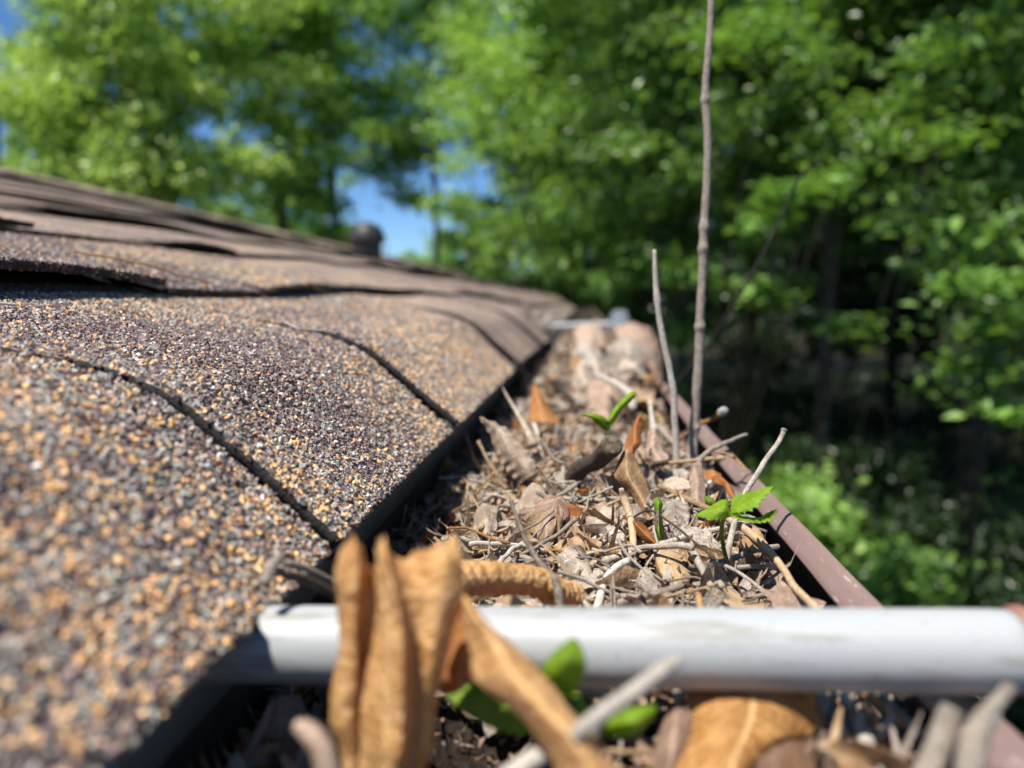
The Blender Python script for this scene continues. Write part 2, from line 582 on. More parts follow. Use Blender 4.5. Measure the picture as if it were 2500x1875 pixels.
# a blocky chip: cube corners pushed about reads as crushed stone
CUB = np.array([(x, y, z) for x in (-1, 1) for y in (-1, 1) for z in (-1, 1)], float) * .62
CF = np.array([(0, 1, 3, 2), (4, 6, 7, 5), (0, 4, 5, 1), (2, 3, 7, 6), (0, 2, 6, 4), (1, 5, 7, 3)])


def grains(P, size):
    N = len(P)
    B = CUB[None] * (1 + .5 * RS.uniform(-1, 1, (N, 8, 1))) + RS.uniform(-.16, .16, (N, 8, 3))
    B = B * (size[:, None, None]) * np.array([1, .85, .75])
    V = np.einsum('nij,nkj->nki', rand_rot(N), B) + P[:, None, :]
    F = (CF[None] + (np.arange(N) * 8)[:, None, None]).reshape(-1, 4)
    return V.reshape(-1, 3), F


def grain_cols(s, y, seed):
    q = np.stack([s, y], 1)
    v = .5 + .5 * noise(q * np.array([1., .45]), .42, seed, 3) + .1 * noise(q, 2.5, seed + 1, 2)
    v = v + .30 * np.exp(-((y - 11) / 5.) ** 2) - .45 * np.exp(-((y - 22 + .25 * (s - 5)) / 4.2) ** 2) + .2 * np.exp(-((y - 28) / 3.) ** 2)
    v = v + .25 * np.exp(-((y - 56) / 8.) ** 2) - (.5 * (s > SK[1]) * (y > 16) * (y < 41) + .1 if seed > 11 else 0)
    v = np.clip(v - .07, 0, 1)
    N = len(s)
    w0 = np.clip(1 - v * 2, 0, 1)[:, None] * W_PLUM + np.clip(1 - np.abs(v * 2 - 1), 0, 1)[:, None] * W_MIX + np.clip(v * 2 - 1, 0, 1)[:, None] * W_TAN
    cw = np.cumsum(w0, 1)
    cw /= cw[:, -1:]
    idx = (RS.rand(N)[:, None] > cw).sum(1)
    return PAL[np.minimum(idx, 9)] * RS.uniform(.75, 1.3, (N, 1))


for k in range(10):
    Vs, Fq, mi, cols = [], [], [], []
    off = 0
    s0, s1 = SK[k], SK[k + 1] + 1.6
    for ti, (y0, y1, lift, curl) in enumerate(TABS[k]):
        near = y0 < 100 and k < 3
        ds, dy = (.22, .35) if near else (.9, 2.5)
        if k == 0 and y0 < 100: ds, dy = .16, .25
        ns = int((s1 - s0) / ds) + 2
        ny = int((y1 - y0) / dy) + 2
        s = np.linspace(s0, s1, ns)
        y = np.linspace(y0, y1, ny)
        S2, Y2 = np.meshgrid(s, y, indexing='ij')
        ragged = .13 * noise(np.stack([y, y * 0 + k], 1), 5, k + 20, 3) + .05 * noise(np.stack([y, y * 0], 1), .6, k + 5)
        S2 = S2 + ragged[None, :] * np.clip(1 - (S2 - s0) / 1.5, 0, 1)
        rg2 = .035 * noise(np.stack([s, s * 0 + ti], 1), 5, ti + 50, 2)
        Y2[:, 0] += rg2
        Y2[:, -1] += rg2 * .8
        H = tab_h(S2, Y2, k, y0, y1, lift, curl)
        H = H + .02 * noise(np.stack([S2.ravel(), Y2.ravel()], 1), 2.2, k * 7 + ti, 2).reshape(H.shape)
        if near: H = H + RS.uniform(-.022, .022, H.shape)
        T = roof_pt(S2, Y2, H)
        Bt = roof_pt(S2, Y2, H - np.minimum(.28, H + .1) - .02)
        Vs += [T.reshape(-1, 3), Bt.reshape(-1, 3)]
        n2 = ns * ny
        f1 = gridfaces(ns, ny, off)[:, ::-1]
        f2 = gridfaces(ns, ny, off + n2)
        a = off + np.arange(ny - 1)
        f3 = np.stack([a, a + 1, a + 1 + n2, a + n2], 1)
        b0 = off + np.arange(ns - 1) * ny
        f4 = np.stack([b0, b0 + n2, b0 + ny + n2, b0 + ny], 1)
        b1 = b0 + ny - 1
        f5 = np.stack([b1, b1 + ny, b1 + ny + n2, b1 + n2], 1)
        Fq += [f1, f2, f3, f4, f5]
        mi += [np.zeros(len(f1)), np.ones(len(f2) + len(f3) + len(f4) + len(f5))]
        off += 2 * n2
    nbase = sum(len(v) for v in Vs)
    cols.append(np.zeros((nbase, 3)))
    nsm = sum(len(f) for f in Fq)
    # loose stone granules bedded in the nearer tabs
    if k < 2:
        ylo, yhi = (4, 58) if k == 0 else (17, 62)
        for (y0, y1, lift, curl) in TABS[k]:
            a, b = max(y0, ylo), min(y1, yhi)
            if b <= a: continue
            smax = SK[k + 1] + .3
            dens = 88 if k == 0 else 64
            N = int((b - a) * (smax - s0) * dens)
            s = RS.uniform(s0, smax, N)
            y = RS.uniform(a, b, N)
            keep = RS.rand(N) < np.clip(1.25 - y / 75, .3, 1)
            s, y = s[keep], y[keep]
            h = tab_h(s, y, k, y0, y1, lift, curl) + RS.uniform(-.005, .03, len(s))
            P_ = roof_pt(s, y, h)
            sz = RS.uniform(.045, .092, len(s)) * (1 + .25 * (y > 35))
            V, F_ = grains(P_, sz)
            Fq.append(F_ + off)
            off += len(V)
            Vs.append(V)
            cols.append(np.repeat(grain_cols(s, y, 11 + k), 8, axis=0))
            mi.append(np.full(len(F_), 2))
            # grains clinging to the butt edge
            N = int((b - a) * 34)
            y = RS.uniform(a, b, N)
            h = tab_h(np.full(N, float(s0)), y, k, y0, y1, lift, curl) - RS.rand(N) * .34 + .03
            P_ = roof_pt(np.full(N, s0 + .0), y, h) + RS.uniform(-.02, .025, (N, 3))
            V, F_ = grains(P_, RS.uniform(.04, .075, N))
            Fq.append(F_ + off)
            off += len(V)
            Vs.append(V)
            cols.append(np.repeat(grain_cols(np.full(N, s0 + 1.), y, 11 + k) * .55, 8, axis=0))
            mi.append(np.full(len(F_), 2))
    Fq = np.concatenate(Fq)
    sm = np.zeros(len(Fq), bool)
    sm[:nsm] = True
    c = obj("shingle_course", np.concatenate(Vs), Fq, [M_sh, M_tar, M_gr], roof, mi=np.concatenate(mi), smooth=sm, col=np.concatenate(cols))
    if k == 0: c["label"] = "lowest course of shingles curling down over the eave"


def box(x0, x1, y0, y1, z0, z1):
    V = np.array([(x, y, z) for x in (x0, x1) for y in (y0, y1) for z in (z0, z1)], float)
    return V, CF


def joinm(parts):
    V, F, o = [], [], 0
    for v, f in parts:
        V.append(v)
        F.append(f + o)
        o += len(v)
    return np.concatenate(V), (np.concatenate(F) if len({f.shape[1] for f in F}) == 1 else F)


# ridge cap, back slope, fascia, soffit and wall below
rp = roof_pt(np.array([130.]), np.array([0.]))[0]
V = []
for y in np.linspace(ROOF_Y0, ROOF_Y1, 30):
    for dx, dz in ((12, -2.9), (6, -.8), (0, .9), (-6, -.8), (-14, -3.6), (-14, -4.4), (12, -3.8)):
        V.append((rp[0] + dx, y, rp[2] + dz + 1.4))
obj("ridge_cap", np.array(V), gridfaces(30, 7), [M_sh], roof)
V, F = joinm([box(rp[0] - 130, rp[0] - 14, ROOF_Y0, ROOF_Y1, rp[2] - 40, rp[2] - 38)])
V[V[:, 0] > rp[0] - 20, 2] += 36
obj("back_slope", V, F, [M_sh], roof)
obj("fascia_board", *box(-8.2, -7.15, ROOF_Y0, ROOF_Y1, -18, -5.9), M_fascia, house)
obj("drip_edge", *box(-7.04, -6.9, ROOF_Y0, ROOF_Y1, -7.6, -5.9), M_drip, house)
obj("soffit", *box(-40, -8.3, ROOF_Y0, ROOF_Y1, -18.5, -17.6), M_fascia, house)
obj("wall", *box(-240, -40.5, ROOF_Y0 + 20, ROOF_Y1 - 20, -300, -14), M_wall, house)


def tube(path, radii, nsides=10, wob=0., seed=0, cap=True, nsamp=None, knots=0):
    """tapered round stick through path points (cm): verts, [quads, caps], uv"""
    path = np.asarray(path, float)
    radii = np.asarray(radii, float)
    if radii.ndim == 0: radii = np.full(len(path), float(radii))
    L = np.linalg.norm(np.diff(path, axis=0), axis=1).sum()
    m = nsamp or int(min(140, max(10, L / max(radii.mean(), 1e-4) * .8)))
    P = crv(path, m)
    R = np.maximum(crv(radii[:, None], m)[:, 0], radii.min() * .5)
    r = np.random.RandomState(seed)
    T = np.gradient(P, axis=0)
    T /= np.linalg.norm(T, axis=1)[:, None] + 1e-9
    up = np.array([0, 0, 1.]) if abs(T[0, 2]) < .8 else np.array([0, 1., 0])
    A = np.cross(T, up)
    A /= np.linalg.norm(A, axis=1)[:, None] + 1e-9
    B = np.cross(T, A)
    if wob:
        q = P * 0
        for j in range(3):
            q[:, j] = noise(np.stack([np.linspace(0, L, m), np.zeros(m)], 1), 1.2 / max(R.mean() * 6, .05), seed + j, 2)
        P = P + q * wob * R.mean()
    for _ in range(knots):
        c = r.rand()
        R = R * (1 + .35 * np.exp(-((np.linspace(0, 1, m) - c) / (.6 * R.mean() / L * 2)) ** 2))
    a = np.linspace(0, 2 * np.pi, nsides, endpoint=False)
    rr = R[:, None] * (1 + (.07 if wob else 0) * noise(np.stack(np.broadcast_arrays(np.linspace(0, L, m)[:, None] / max(R.mean(), 1e-3), 3 * np.cos(a)[None], 3 * np.sin(a)[None]), -1), .8, seed + 9, 2))
    V = P[:, None] + rr[..., None] * (np.cos(a)[None, :, None] * A[:, None] + np.sin(a)[None, :, None] * B[:, None])
    V = V.reshape(-1, 3)
    i = np.arange(m - 1)[:, None] * nsides
    j = np.arange(nsides)[None]
    F = np.stack([i + j, i + (j + 1) % nsides, i + nsides + (j + 1) % nsides, i + nsides + j], -1).reshape(-1, 4)
    uv = np.stack(np.broadcast_arrays(a[None] / 6.28, np.linspace(0, L, m)[:, None]), -1).reshape(-1, 2)
    if cap:
        c0, c1 = len(V), len(V) + 1
        V = np.concatenate([V, [P[0] - T[0] * R[0] * .15], [P[-1] + T[-1] * R[-1] * .15]])
        uv = np.concatenate([uv, uv[:1], uv[-3:-2]])
        j = np.arange(nsides)
        f0 = np.stack([np.full(nsides, c0), (j + 1) % nsides, j], 1)
        e = (m - 1) * nsides
        f1 = np.stack([np.full(nsides, c1), e + j, e + (j + 1) % nsides], 1)
        return V, [F, f0, f1], uv
    return V, [F], uv


# ------------------------------------------------------------------ small roof fittings by the far ridge
vp = aY(896, 562, 235)
pv = empty("roof_vent", (vp[0], vp[1], vp[2] - 8))
tag(pv, "small dark vent cap standing near the far ridge of the roof", "roof vent")
V, F, uv = tube([(vp[0], vp[1], vp[2] - 9), (vp[0], vp[1], vp[2] - 2)], [4.6, 4.6], 20, nsamp=4)
obj("pipe", V, F, M_dark, pv, uv=uv)
V, F, uv = tube([(vp[0], vp[1], vp[2] - 4), (vp[0], vp[1], vp[2] - 2.5), (vp[0], vp[1], vp[2] + 1), (vp[0], vp[1], vp[2] + 2.4)], [5.4, 5.8, 4.4, 1.4], 20, nsamp=10)
obj("cap", V, F, M_dark, pv, uv=uv)

# ------------------------------------------------------------------ gutter
gut = empty("gutter", (0, 100, -13.6))
tag(gut, "brown metal gutter packed with dead leaves and twigs along the eave", "gutter")
prof = np.array([(6.45, -8.6), (6.4, -7.9), (6.15, -7.35), (5.92, -7.12), (5.84, -7.0), (5.9, -6.9), (6.2, -6.62), (6.36, -6.58), (6.5, -6.75), (6.62, -7.4), (6.6, -8.6), (6.3, -9.4), (5.4, -10.6), (4.5, -11.6), (4.2, -12.6), (4.1, -13.4), (-6.9, -13.5), (-7.1, -13.3), (-7.1, -6.3)])
pr = []
for i in range(len(prof) - 1):
    for u in np.linspace(0, 1, 5)[:-1]:
        pr.append(prof[i] * (1 - u) + prof[i + 1] * u)
pr = np.array(pr + [prof[-1]])
gy = np.concatenate([np.linspace(-60, 8, 30), np.linspace(8.3, 70, 200), np.linspace(71, 760, 90)])
G = np.zeros((len(gy), len(pr), 3))
G[..., 0] = pr[None, :, 0]
G[..., 2] = pr[None, :, 1]
G[..., 1] = gy[:, None]
wv = .05 * np.sin(gy * .11 + 1) + .07 * np.sin(gy * .045) + .03 * noise(np.stack([gy, gy * 0], 1), .5, 5, 2)
rt = np.clip((pr[:, 0]) / 5.6, 0, 1)[None]
G[..., 0] += wv[:, None] * rt
G[..., 2] += (wv * .6 + .17 * np.clip((14 - gy) / 4, 0, 1))[:, None] * rt
gf = gridfaces(len(gy), len(pr))
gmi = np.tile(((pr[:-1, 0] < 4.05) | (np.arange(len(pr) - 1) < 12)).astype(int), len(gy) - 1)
obj("trough", G.reshape(-1, 3), gf, [M_gut, M_shade], gut, solid=.06, mi=gmi)


def spacer(y, dz=0.):
    a = np.array([-7.0, y, -6.08 + dz])
    b = np.array([6.88, y, -5.56 + dz])
    m = 90
    P0 = np.linspace(a, b, m)
    ns = 40
    ang = np.linspace(0, 2 * np.pi, ns, endpoint=False)
    d = (b - a) / np.linalg.norm(b - a)
    A = np.array([0, 1, 0.])
    B = np.cross(d, A)
    R = np.full((m, ns), .655)
    R *= 1 + .006 * noise(np.stack(np.broadcast_arrays(np.linspace(0, 13, m)[:, None], np.cos(ang)[None] * 1.0, np.sin(ang)[None]), -1), 1.5, 3, 2)
    R[-2:] *= np.array([[.99], [.955]])
    V = P0[:, None] + R[..., None] * (np.cos(ang)[None, :, None] * A + np.sin(ang)[None, :, None] * B)
    # inner bore so the open right end shows wall thickness
    Ri = R[::-1] * .86
    V2 = P0[::-1][:, None] + Ri[..., None] * (np.cos(ang)[None, :, None] * A + np.sin(ang)[None, :, None] * B)
    V = np.concatenate([V, V2]).reshape(-1, 3)
    i = np.arange(2 * m - 1)[:, None] * ns
    j = np.arange(ns)[None]
    F = np.stack([i + j, i + (j + 1) % ns, i + ns + (j + 1) % ns, i + ns + j], -1).reshape(-1, 4)
    t_ = obj("spacer_tube", V, F, M_white, gut)
    V, F, uv = tube([b + d * .02, b + d * .06, b + d * .2, b + d * .34], [.69, .71, .68, .3], 28, nsamp=12)
    obj("spike_head", V, F, M_head, t_, uv=uv)
    V, F, uv = tube([a, b], [.28, .28], 12, nsamp=12)
    obj("spike_shaft", V, F, M_dark, t_, uv=uv)
    return t_


t1 = spacer(12.)
t1["label"] = "thick white tube crossing the gutter in front"
t2 = spacer(150., .9)
t2["label"] = "small blurred white tube far down the gutter"


# ------------------------------------------------------------------ litter
def H(x, y):
    """height of the litter (cm)"""
    x = np.asarray(x, float)
    y = np.asarray(y, float)
    h = -7.15 + 0 * x
    h = h - 1.25 / (1 + np.exp((x + 4.3) * 1.6))
    h = h - .85 / (1 + np.exp(-(x - 5.1) * 3))
    h = h - 3.4 * np.exp(-((x + 2.1) / 1.9) ** 2 - ((y - 11.5) / 3.4) ** 2)
    h = h + .35 * np.exp(-((x - 1.5) / 2.5) ** 2 - ((y - 27) / 6) ** 2)
    h = h + 1.9 * np.exp(-((x - 2.2) / 3.0) ** 2 - ((y - 62) / 13) ** 2)
    h = h - .5 * np.exp(-((y - 44) / 6) ** 2)
    h = h + .25 * noise(np.stack([x, y], -1), .9, 31, 3)
    return h


n1, n2 = 60, 420
lx = np.linspace(-7.0, 6.15, n1)
ly = np.concatenate([np.linspace(-20, 5, 20), np.linspace(5.4, 70, 280), np.linspace(71, 740, 120)])
X_, Y_ = np.meshgrid(lx, ly, indexing='ij')
Z_ = H(X_, Y_) - .55 + .18 * noise(np.stack([X_, Y_], -1), 3.2, 8, 3)
Vs = [np.stack([X_, Y_, Z_], -1).reshape(-1, 3)]
Fs = [gridfaces(n1, n2)[:, ::-1]]
mi = [np.zeros(len(Fs[0]))]
uvs = [np.zeros((len(Vs[0]), 2))]
off = len(Vs[0])
# crumbs and flakes of broken leaf
NF = 10500
fx = RS.uniform(-6.8, 5.9, NF)
fy = np.where(RS.rand(NF) < .78, RS.uniform(9, 46, NF), RS.uniform(46, 230, NF))
fz = H(fx, fy) - .42 + RS.rand(NF) * .5
hole = np.exp(-((fx + 2.1) / 2.6) ** 2 - ((fy - 11) / 4.2) ** 2)
ln = (RS.gamma(3., .085, NF) + .1) * np.where(hole > .35, .28, 1)
wd = ln * np.where(RS.rand(NF) < .45, RS.uniform(.06, .16, NF), RS.uniform(.25, .75, NF))
ln = np.where(wd < ln * .17, ln * 1.8, ln)
sc = np.where(fy > 46, 2.2, 1.)
gu = np.array([(-1, 0), (-.75, .5), (-.75, -.5), (0, 1), (0, 0), (0, -1), (.75, .45), (.75, -.55), (1, 0)], float)
B = np.zeros((NF, 9, 3))
B[..., 0] = gu[None, :, 0] * (ln * sc)[:, None] * (1 + RS.uniform(-.25, .25, (NF, 9)))
B[..., 1] = gu[None, :, 1] * (wd * sc)[:, None] * (1 + RS.uniform(-.25, .25, (NF, 9)))
cu = RS.uniform(-1.4, 1.4, (NF, 1))
B[..., 2] = cu * B[..., 1] ** 2 / (wd * sc)[:, None] + RS.uniform(-1, 1, (NF, 1)) * B[..., 0] ** 2 / (ln * sc)[:, None] * .6 + RS.uniform(-.03, .03, (NF, 9))
az = RS.rand(NF) * 6.28
tl = RS.normal(0, .55, NF)
ca, sa, ct, st = np.cos(az), np.sin(az), np.cos(tl), np.sin(tl)
x1 = B[..., 0] * ct[:, None] - B[..., 2] * st[:, None]
z1 = B[..., 0] * st[:, None] + B[..., 2] * ct[:, None]
V = np.stack([x1 * ca[:, None] - B[..., 1] * sa[:, None] + fx[:, None], x1 * sa[:, None] + B[..., 1] * ca[:, None] + fy[:, None], z1 + fz[:, None]], -1)
V[..., 0] = np.clip(V[..., 0], -7, 5.5)
ff = np.array([(0, 2, 4, 1), (1, 4, 6, 3), (2, 5, 7, 4), (4, 7, 8, 6)])
F_ = (ff[None] + (np.arange(NF) * 9)[:, None, None]).reshape(-1, 4)
Vs.append(V.reshape(-1, 3))
Fs.append(F_ + off)
mi.append(np.repeat(RS.choice([1, 2, 3, 4, 5], NF, p=[.34, .17, .26, .04, .19]), 4))
uvs.append(np.tile((gu * .5 + .5)[:, ::-1], (NF, 1)))
tag(obj("leaf_litter", np.concatenate(Vs), np.concatenate(Fs), [M_soil, M_grey, M_tan, M_pinkb, M_rust, M_twt],
        mi=np.concatenate(mi), uv=np.concatenate(uvs)), "dark crumbs and broken flakes of dead leaf filling the gutter", "leaf litter", kind="stuff")


def leaf_shape(L, wmax, kind='oval', seed=0, fold=.3, bend=0., curl=0., crink=.05, twist=0., n=22, m=13):
    r = np.random.RandomState(seed)
    u = np.linspace(0, 1, n)
    v = np.linspace(-1, 1, m)
    if kind == 'lance':
        w_ = np.sin(np.pi * u ** .8) ** .9
    elif kind == 'lobed':
        w_ = np.sin(np.pi * np.clip(u * .96 + .02, 0, 1)) ** .6 * (.62 + .38 * np.abs(np.sin(u * np.pi * 3.3 + .4)))
    elif kind == 'torn':
        w_ = np.sin(np.pi * np.clip(u * .9 + .08, 0, 1)) ** .5 * (1 + .25 * noise(np.stack([u * 9, u * 0], 1), 1., seed, 2))
    else:
        w_ = np.sin(np.pi * u ** .85) ** .7
    w_ = np.maximum(w_, .03) * wmax
    U, Vv = np.meshgrid(u, v, indexing='ij')
    Wd = w_[:, None] * (1 + .08 * noise(np.stack([U * 6, np.sign(Vv)], -1), 2., seed + 3, 2))
    x = Vv * Wd
    yv = U * L - L / 2
    z = fold * np.abs(x)
    if curl:
        k = curl / wmax
        z = z + (1 - np.cos(x * k)) / k
        x = np.sin(x * k) / k
    if twist:
        a = twist * (U - .5)
        x, z = x * np.cos(a) - z * np.sin(a), x * np.sin(a) + z * np.cos(a)
    if bend:
        k = bend / L
        ang = yv * k
        z, yv = z * np.cos(ang) + (1 - np.cos(ang)) / k, np.sin(ang) / k - z * np.sin(ang)
    V = np.stack([x, yv, z], -1).reshape(-1, 3)
    for j in range(3):
        V[:, j] += crink * L * noise(V, 5. / L, seed + j * 7, 3) * (1 if j == 2 else .4)
    uv = np.stack([Vv * .5 + .5, U], -1).reshape(-1, 2)
    return V, gridfaces(n, m), uv


def place(data, name, loc, rot, scale, label, cat, group=None):
    o = bpy.data.objects.new(name, data)
    COL.objects.link(o)
    o.location = np.asarray(loc) * .01 + np.array([0, 0, CAMZ])
    o.rotation_euler = rot
    o.scale = (scale,) * 3
    return tag(o, label, cat, group)


def zone(x, y):
    if y > 42: return ", blurred far down the gutter"
    if y < 16: return ", below the white tube"
    if x < -3: return ", in the shadow beside the eave"
    if x > 3.2: return ", near the brown lip"
    return ", in the sunlit middle"


# every dead leaf and twig of the filling is one object; meshes are shared
KINDS = [
    ("oval", M_grey, "small crumpled grey-brown leaf", dict(crink=.14, curl=1.2), 1.5, .55),
    ("torn", M_grey, "small crumpled grey-brown leaf", dict(crink=.16, curl=.8, bend=1.), 1.7, .6),
    ("lance", M_pinkb, "narrow pinkish-brown dead leaf", dict(crink=.07, curl=1.6), 1.9, .35),
    ("oval", M_tan, "small tan dead leaf with a curled edge", dict(crink=.06, curl=1.3, bend=.8), 1.6, .55),
    ("torn", M_tan, "small tan dead leaf with a curled edge", dict(crink=.09, curl=1.8, bend=-.8), 1.8, .5),
    ("lobed", M_pinkb, "lobed brown leaf scrap", dict(crink=.1, curl=1., twist=1.), 1.8, .8),
    ("lance", M_rust, "thin rusty leaf scrap", dict(crink=.05, curl=2.2, twist=1.5), 1.5, .3),
    ("torn", M_pale, "small bleached leaf scrap", dict(crink=.15, curl=1.1), 1.3, .5),
]
protos = []
for i, (kd, mt, lb, kw, L, wm) in enumerate(KINDS):
    for q in range(2):
        V, F, uv = leaf_shape(L, wm, kd, seed=i * 10 + q + 100, **kw)
        me = mesh_data("dead_leaf", V * .01, F, mt, uv=uv)
        protos.append((me, lb))
prob = np.repeat([.2, .22, .1, .12, .1, .1, .01, .15], 2) / 2
for i in range(296):
    if i < 205:
        y = RS.uniform(10.5, 42)
        s = RS.uniform(.5, 1.1)
    else:
        y = RS.uniform(42, 150)
        s = RS.uniform(1.0, 2.)
    x = RS.uniform(-5.2, 5.3)
    if y < 14.5 and x < 0: y += 6
    if i < 205 and RS.rand() < .35: x = RS.uniform(-2.5, 3)
    me, lb = protos[RS.choice(len(protos), p=prob / prob.sum())]
    place(me, "dead_leaf", (x, y, H(x, y) + RS.uniform(-.2, .12)), (RS.normal(0, .6), RS.normal(0, .6), RS.rand() * 6.28), s, lb + zone(x, y), "dead leaf", "small dead leaves filling the gutter")

tw = []
for i, (mt, lb) in enumerate([(M_twg, "thin grey twig lying loose"), (M_twt, "thin tan leaf stalk lying loose"), (M_tww, "short bleached twig lying loose"), (M_twg, "thin grey twig lying loose")]):
    for q in range(3):
        L = [3.6, 3.4, 1.9][q]
        r0 = [.035, .07, .045][q]
        pts = [(0, -L / 2, 0), (RS.normal(0, .12), -L / 5, RS.normal(0, .1)), (RS.normal(0, .12), L / 5, RS.normal(0, .1)), (0, L / 2, 0)]
        V, F, uv = tube(pts, [r0 * 1.2, r0, r0 * .9, r0 * 1.15], 7, wob=.8, seed=i * 5 + q, nsamp=26)
        tw.append((mesh_data("loose_twig", V * .01, F, mt, uv=uv), lb))
for i in range(292):
    near = i < 235
    y = RS.uniform(11, 40) if near else RS.uniform(40, 140)
    x = RS.uniform(-4.6, 5.0)
    if y < 14.5 and x < 0: y += 6
    s = RS.uniform(.55, 1.25) * (1 if near else 1.6)
    me, lb = tw[RS.randint(len(tw))]
    place(me, "loose_twig", (x, y, H(x, y) + RS.uniform(-.1, .3)), (RS.normal(0, .28), 0, RS.rand() * 6.28), s, lb + zone(x, y), "twig", "loose twigs and stalks in the gutter")


# ------------------------------------------------------------------ hero sticks
def stick(name, pts, r, mat, label, cat="twig", wob=.45, seed=0, knots=0, Z=None, ns=10, **k):
    """pts are (px, py, Y cm) on the photo's rays, or (px, py) lying on height Z"""
    P = [aY(p[0], p[1], p[2]) if len(p) == 3 else aZ(p[0], p[1], Z) for p in pts]
    V, F, uv = tube(P, r, ns, wob=wob, seed=seed, knots=knots, **k)
    return tag(obj(name, V, F, mat, uv=uv), label, cat)


tall = stick("upright_stick", [(1738, -190, 31), (1736, 0, 31), (1731, 110, 31), (1722, 222, 31), (1728, 330, 31), (1723, 480, 31), (1716, 600, 31), (1712, 720, 31), (1708, 820, 31), (1700, 960, 31), (1694, 1060, 31), (1687, 1140, 30.5)],
             [.115, .125, .135, .145, .15, .155, .16, .165, .175, .19, .2, .21], M_twg, "tall grey-brown stick standing straight up out of the gutter to the top", "stick", wob=.15, seed=3, knots=5, nsamp=260, ns=16)
for q, (px, py, sd) in enumerate([(1717, 255, -1), (1736, 345, 1), (1708, 605, -1), (1720, 735, 1), (1739, 60, 1)]):
    c = aY(px, py, 31)
    V, F, uv = tube([c + np.array([-.06 * sd, 0, -.06]), c, c + np.array([.06 * sd, 0, .05])], [.07, .075, .03], 10, wob=1, seed=q, nsamp=12)
    obj("bud", V, F, M_twg, tall, uv=uv)
stick("pale_stick", [(1596, 610, 29), (1600, 680, 29), (1608, 770, 29), (1620, 840, 29), (1636, 905, 29), (1645, 965, 29), (1648, 1040, 29), (1652, 1130, 29)],
      [.07, .1, .11, .12, .12, .13, .125, .13], M_tww, "shorter pale stick standing just left of the tall stick", "stick", wob=.3, seed=5, ns=12, knots=1)
stick("dark_stem", [(2000, 400, 52), (1968, 418, 52), (1940, 452, 52), (1900, 545, 52), (1852, 640, 52), (1792, 740, 52), (1735, 835, 53), (1670, 915, 54), (1590, 1000, 55)],
      [.04, .12, .08, .1, .1, .11, .11, .11, .11], M_char2, "thin dark blurred stem slanting behind the tall stick", "stem", seed=6)
stump = stick("broken_branch", [(1395, 1190, 27.5), (1440, 1130, 26.5), (1472, 1095, 25.5), (1502, 1065, 24.6)], [.34, .33, .33, .38], M_stump, "short thick dark broken branch with a charred cut end", "branch", seed=8, wob=1.4, ns=20, nsamp=60)
V, F, uv = tube([aY(1500, 1067, 24.7), aY(1506, 1060, 24.3), aY(1508, 1058, 24.15)], [.38, .33, .14], 18, wob=2, seed=4, nsamp=14)
V += .045 * np.stack([noise(V, 12, 3), noise(V, 12, 4), noise(V, 14, 5)], 1)
obj("cut_end", V, F, M_char, stump, uv=uv)
ms = stick("bud_stick", [(1655, 1075, 33), (1700, 1040, 32.5), (1740, 1022, 32), (1758, 1010, 31.8)], [.07, .08, .1, .14], M_two, "orange-brown stalk with a round grey bud, behind the tall stick", "stalk", seed=9)
V, F, uv = tube([aY(1754, 1013, 31.9), aY(1764, 1007, 31.8), aY(1774, 1003, 31.7), aY(1778, 1001, 31.7)], [.14, .18, .15, .05], 14, wob=.5, nsamp=14)
obj("bud", V, F, M_bud, ms, uv=uv)
stick("cross_twig", [(1580, 1137, 29.5), (1640, 1130, 29), (1700, 1124, 28.5), (1768, 1117, 28)], [.06, .075, .08, .09], M_twt, "tan twig lying across the foot of the tall stick", seed=10)
stick("kinked_twig", [(1824, 1060, 28), (1762, 1087, 27.5), (1716, 1116, 27), (1701, 1180, 25.5), (1697, 1240, 24), (1697, 1330, 22)], [.06, .085, .095, .09, .09, .1], M_twg, "kinked grey twig jutting over the gutter lip beside the tall stick", seed=11)
stick("white_twig", [(1916, 1050, 22.5), (1908, 1066, 22.4), (1866, 1130, 21.8), (1820, 1200, 21.2), (1787, 1295, 20.3), (1765, 1415, 19.3)], [.1, .075, .08, .08, .085, .09], M_tww, "white bleached twig leaning out over the gutter lip behind the seedling", seed=12, ns=12)
stick("yellow_straw", [(1740, 1105, 28), (1775, 1108, 28.2), (1805, 1130, 27.6), (1822, 1150, 27)], [.03, .05, .05, .02], M_two, "bent yellow straw lying over the gutter lip", "straw", seed=13)
stick("tan_twig", [(1606, 1187), (1650, 1205), (1690, 1224), (1735, 1246)], [.08, .1, .1, .1], M_twt, "stout tan twig lying between the tan leaf and the seedling", Z=-6.45, seed=14)
stick("long_curved_twig", [(1768, 1266, 21.5), (1800, 1283, 21), (1833, 1302, 20.4), (1862, 1328, 19.7), (1907, 1383, 18.3), (1940, 1428, 17.2), (1990, 1485, 16), (2040, 1545, 15)], [.085, .1, .11, .105, .09, .085, .08, .07], M_twt, "long curved tan-grey twig running beside the gutter lip to the tube", seed=15, knots=2, ns=14)
stick("grey_twig", [(1686, 1342, 19.6), (1702, 1364, 19), (1730, 1420, 17.9), (1765, 1500, 16.6)], [.11, .1, .095, .1], M_twg, "thick grey twig pointing at the white tube from beneath the seedling", seed=16, ns=14)
stick("long_grey_twig", [(1398, 1402, 18.6), (1440, 1383, 19), (1500, 1362, 19.6), (1600, 1334, 20.3), (1690, 1306, 21), (1790, 1283, 21.6), (1880, 1262, 22.2)], [.07, .08, .1, .08, .085, .075, .07], M_twg, "long thin grey twig lying crosswise through the middle of the gutter", seed=17, ns=12, knots=2)
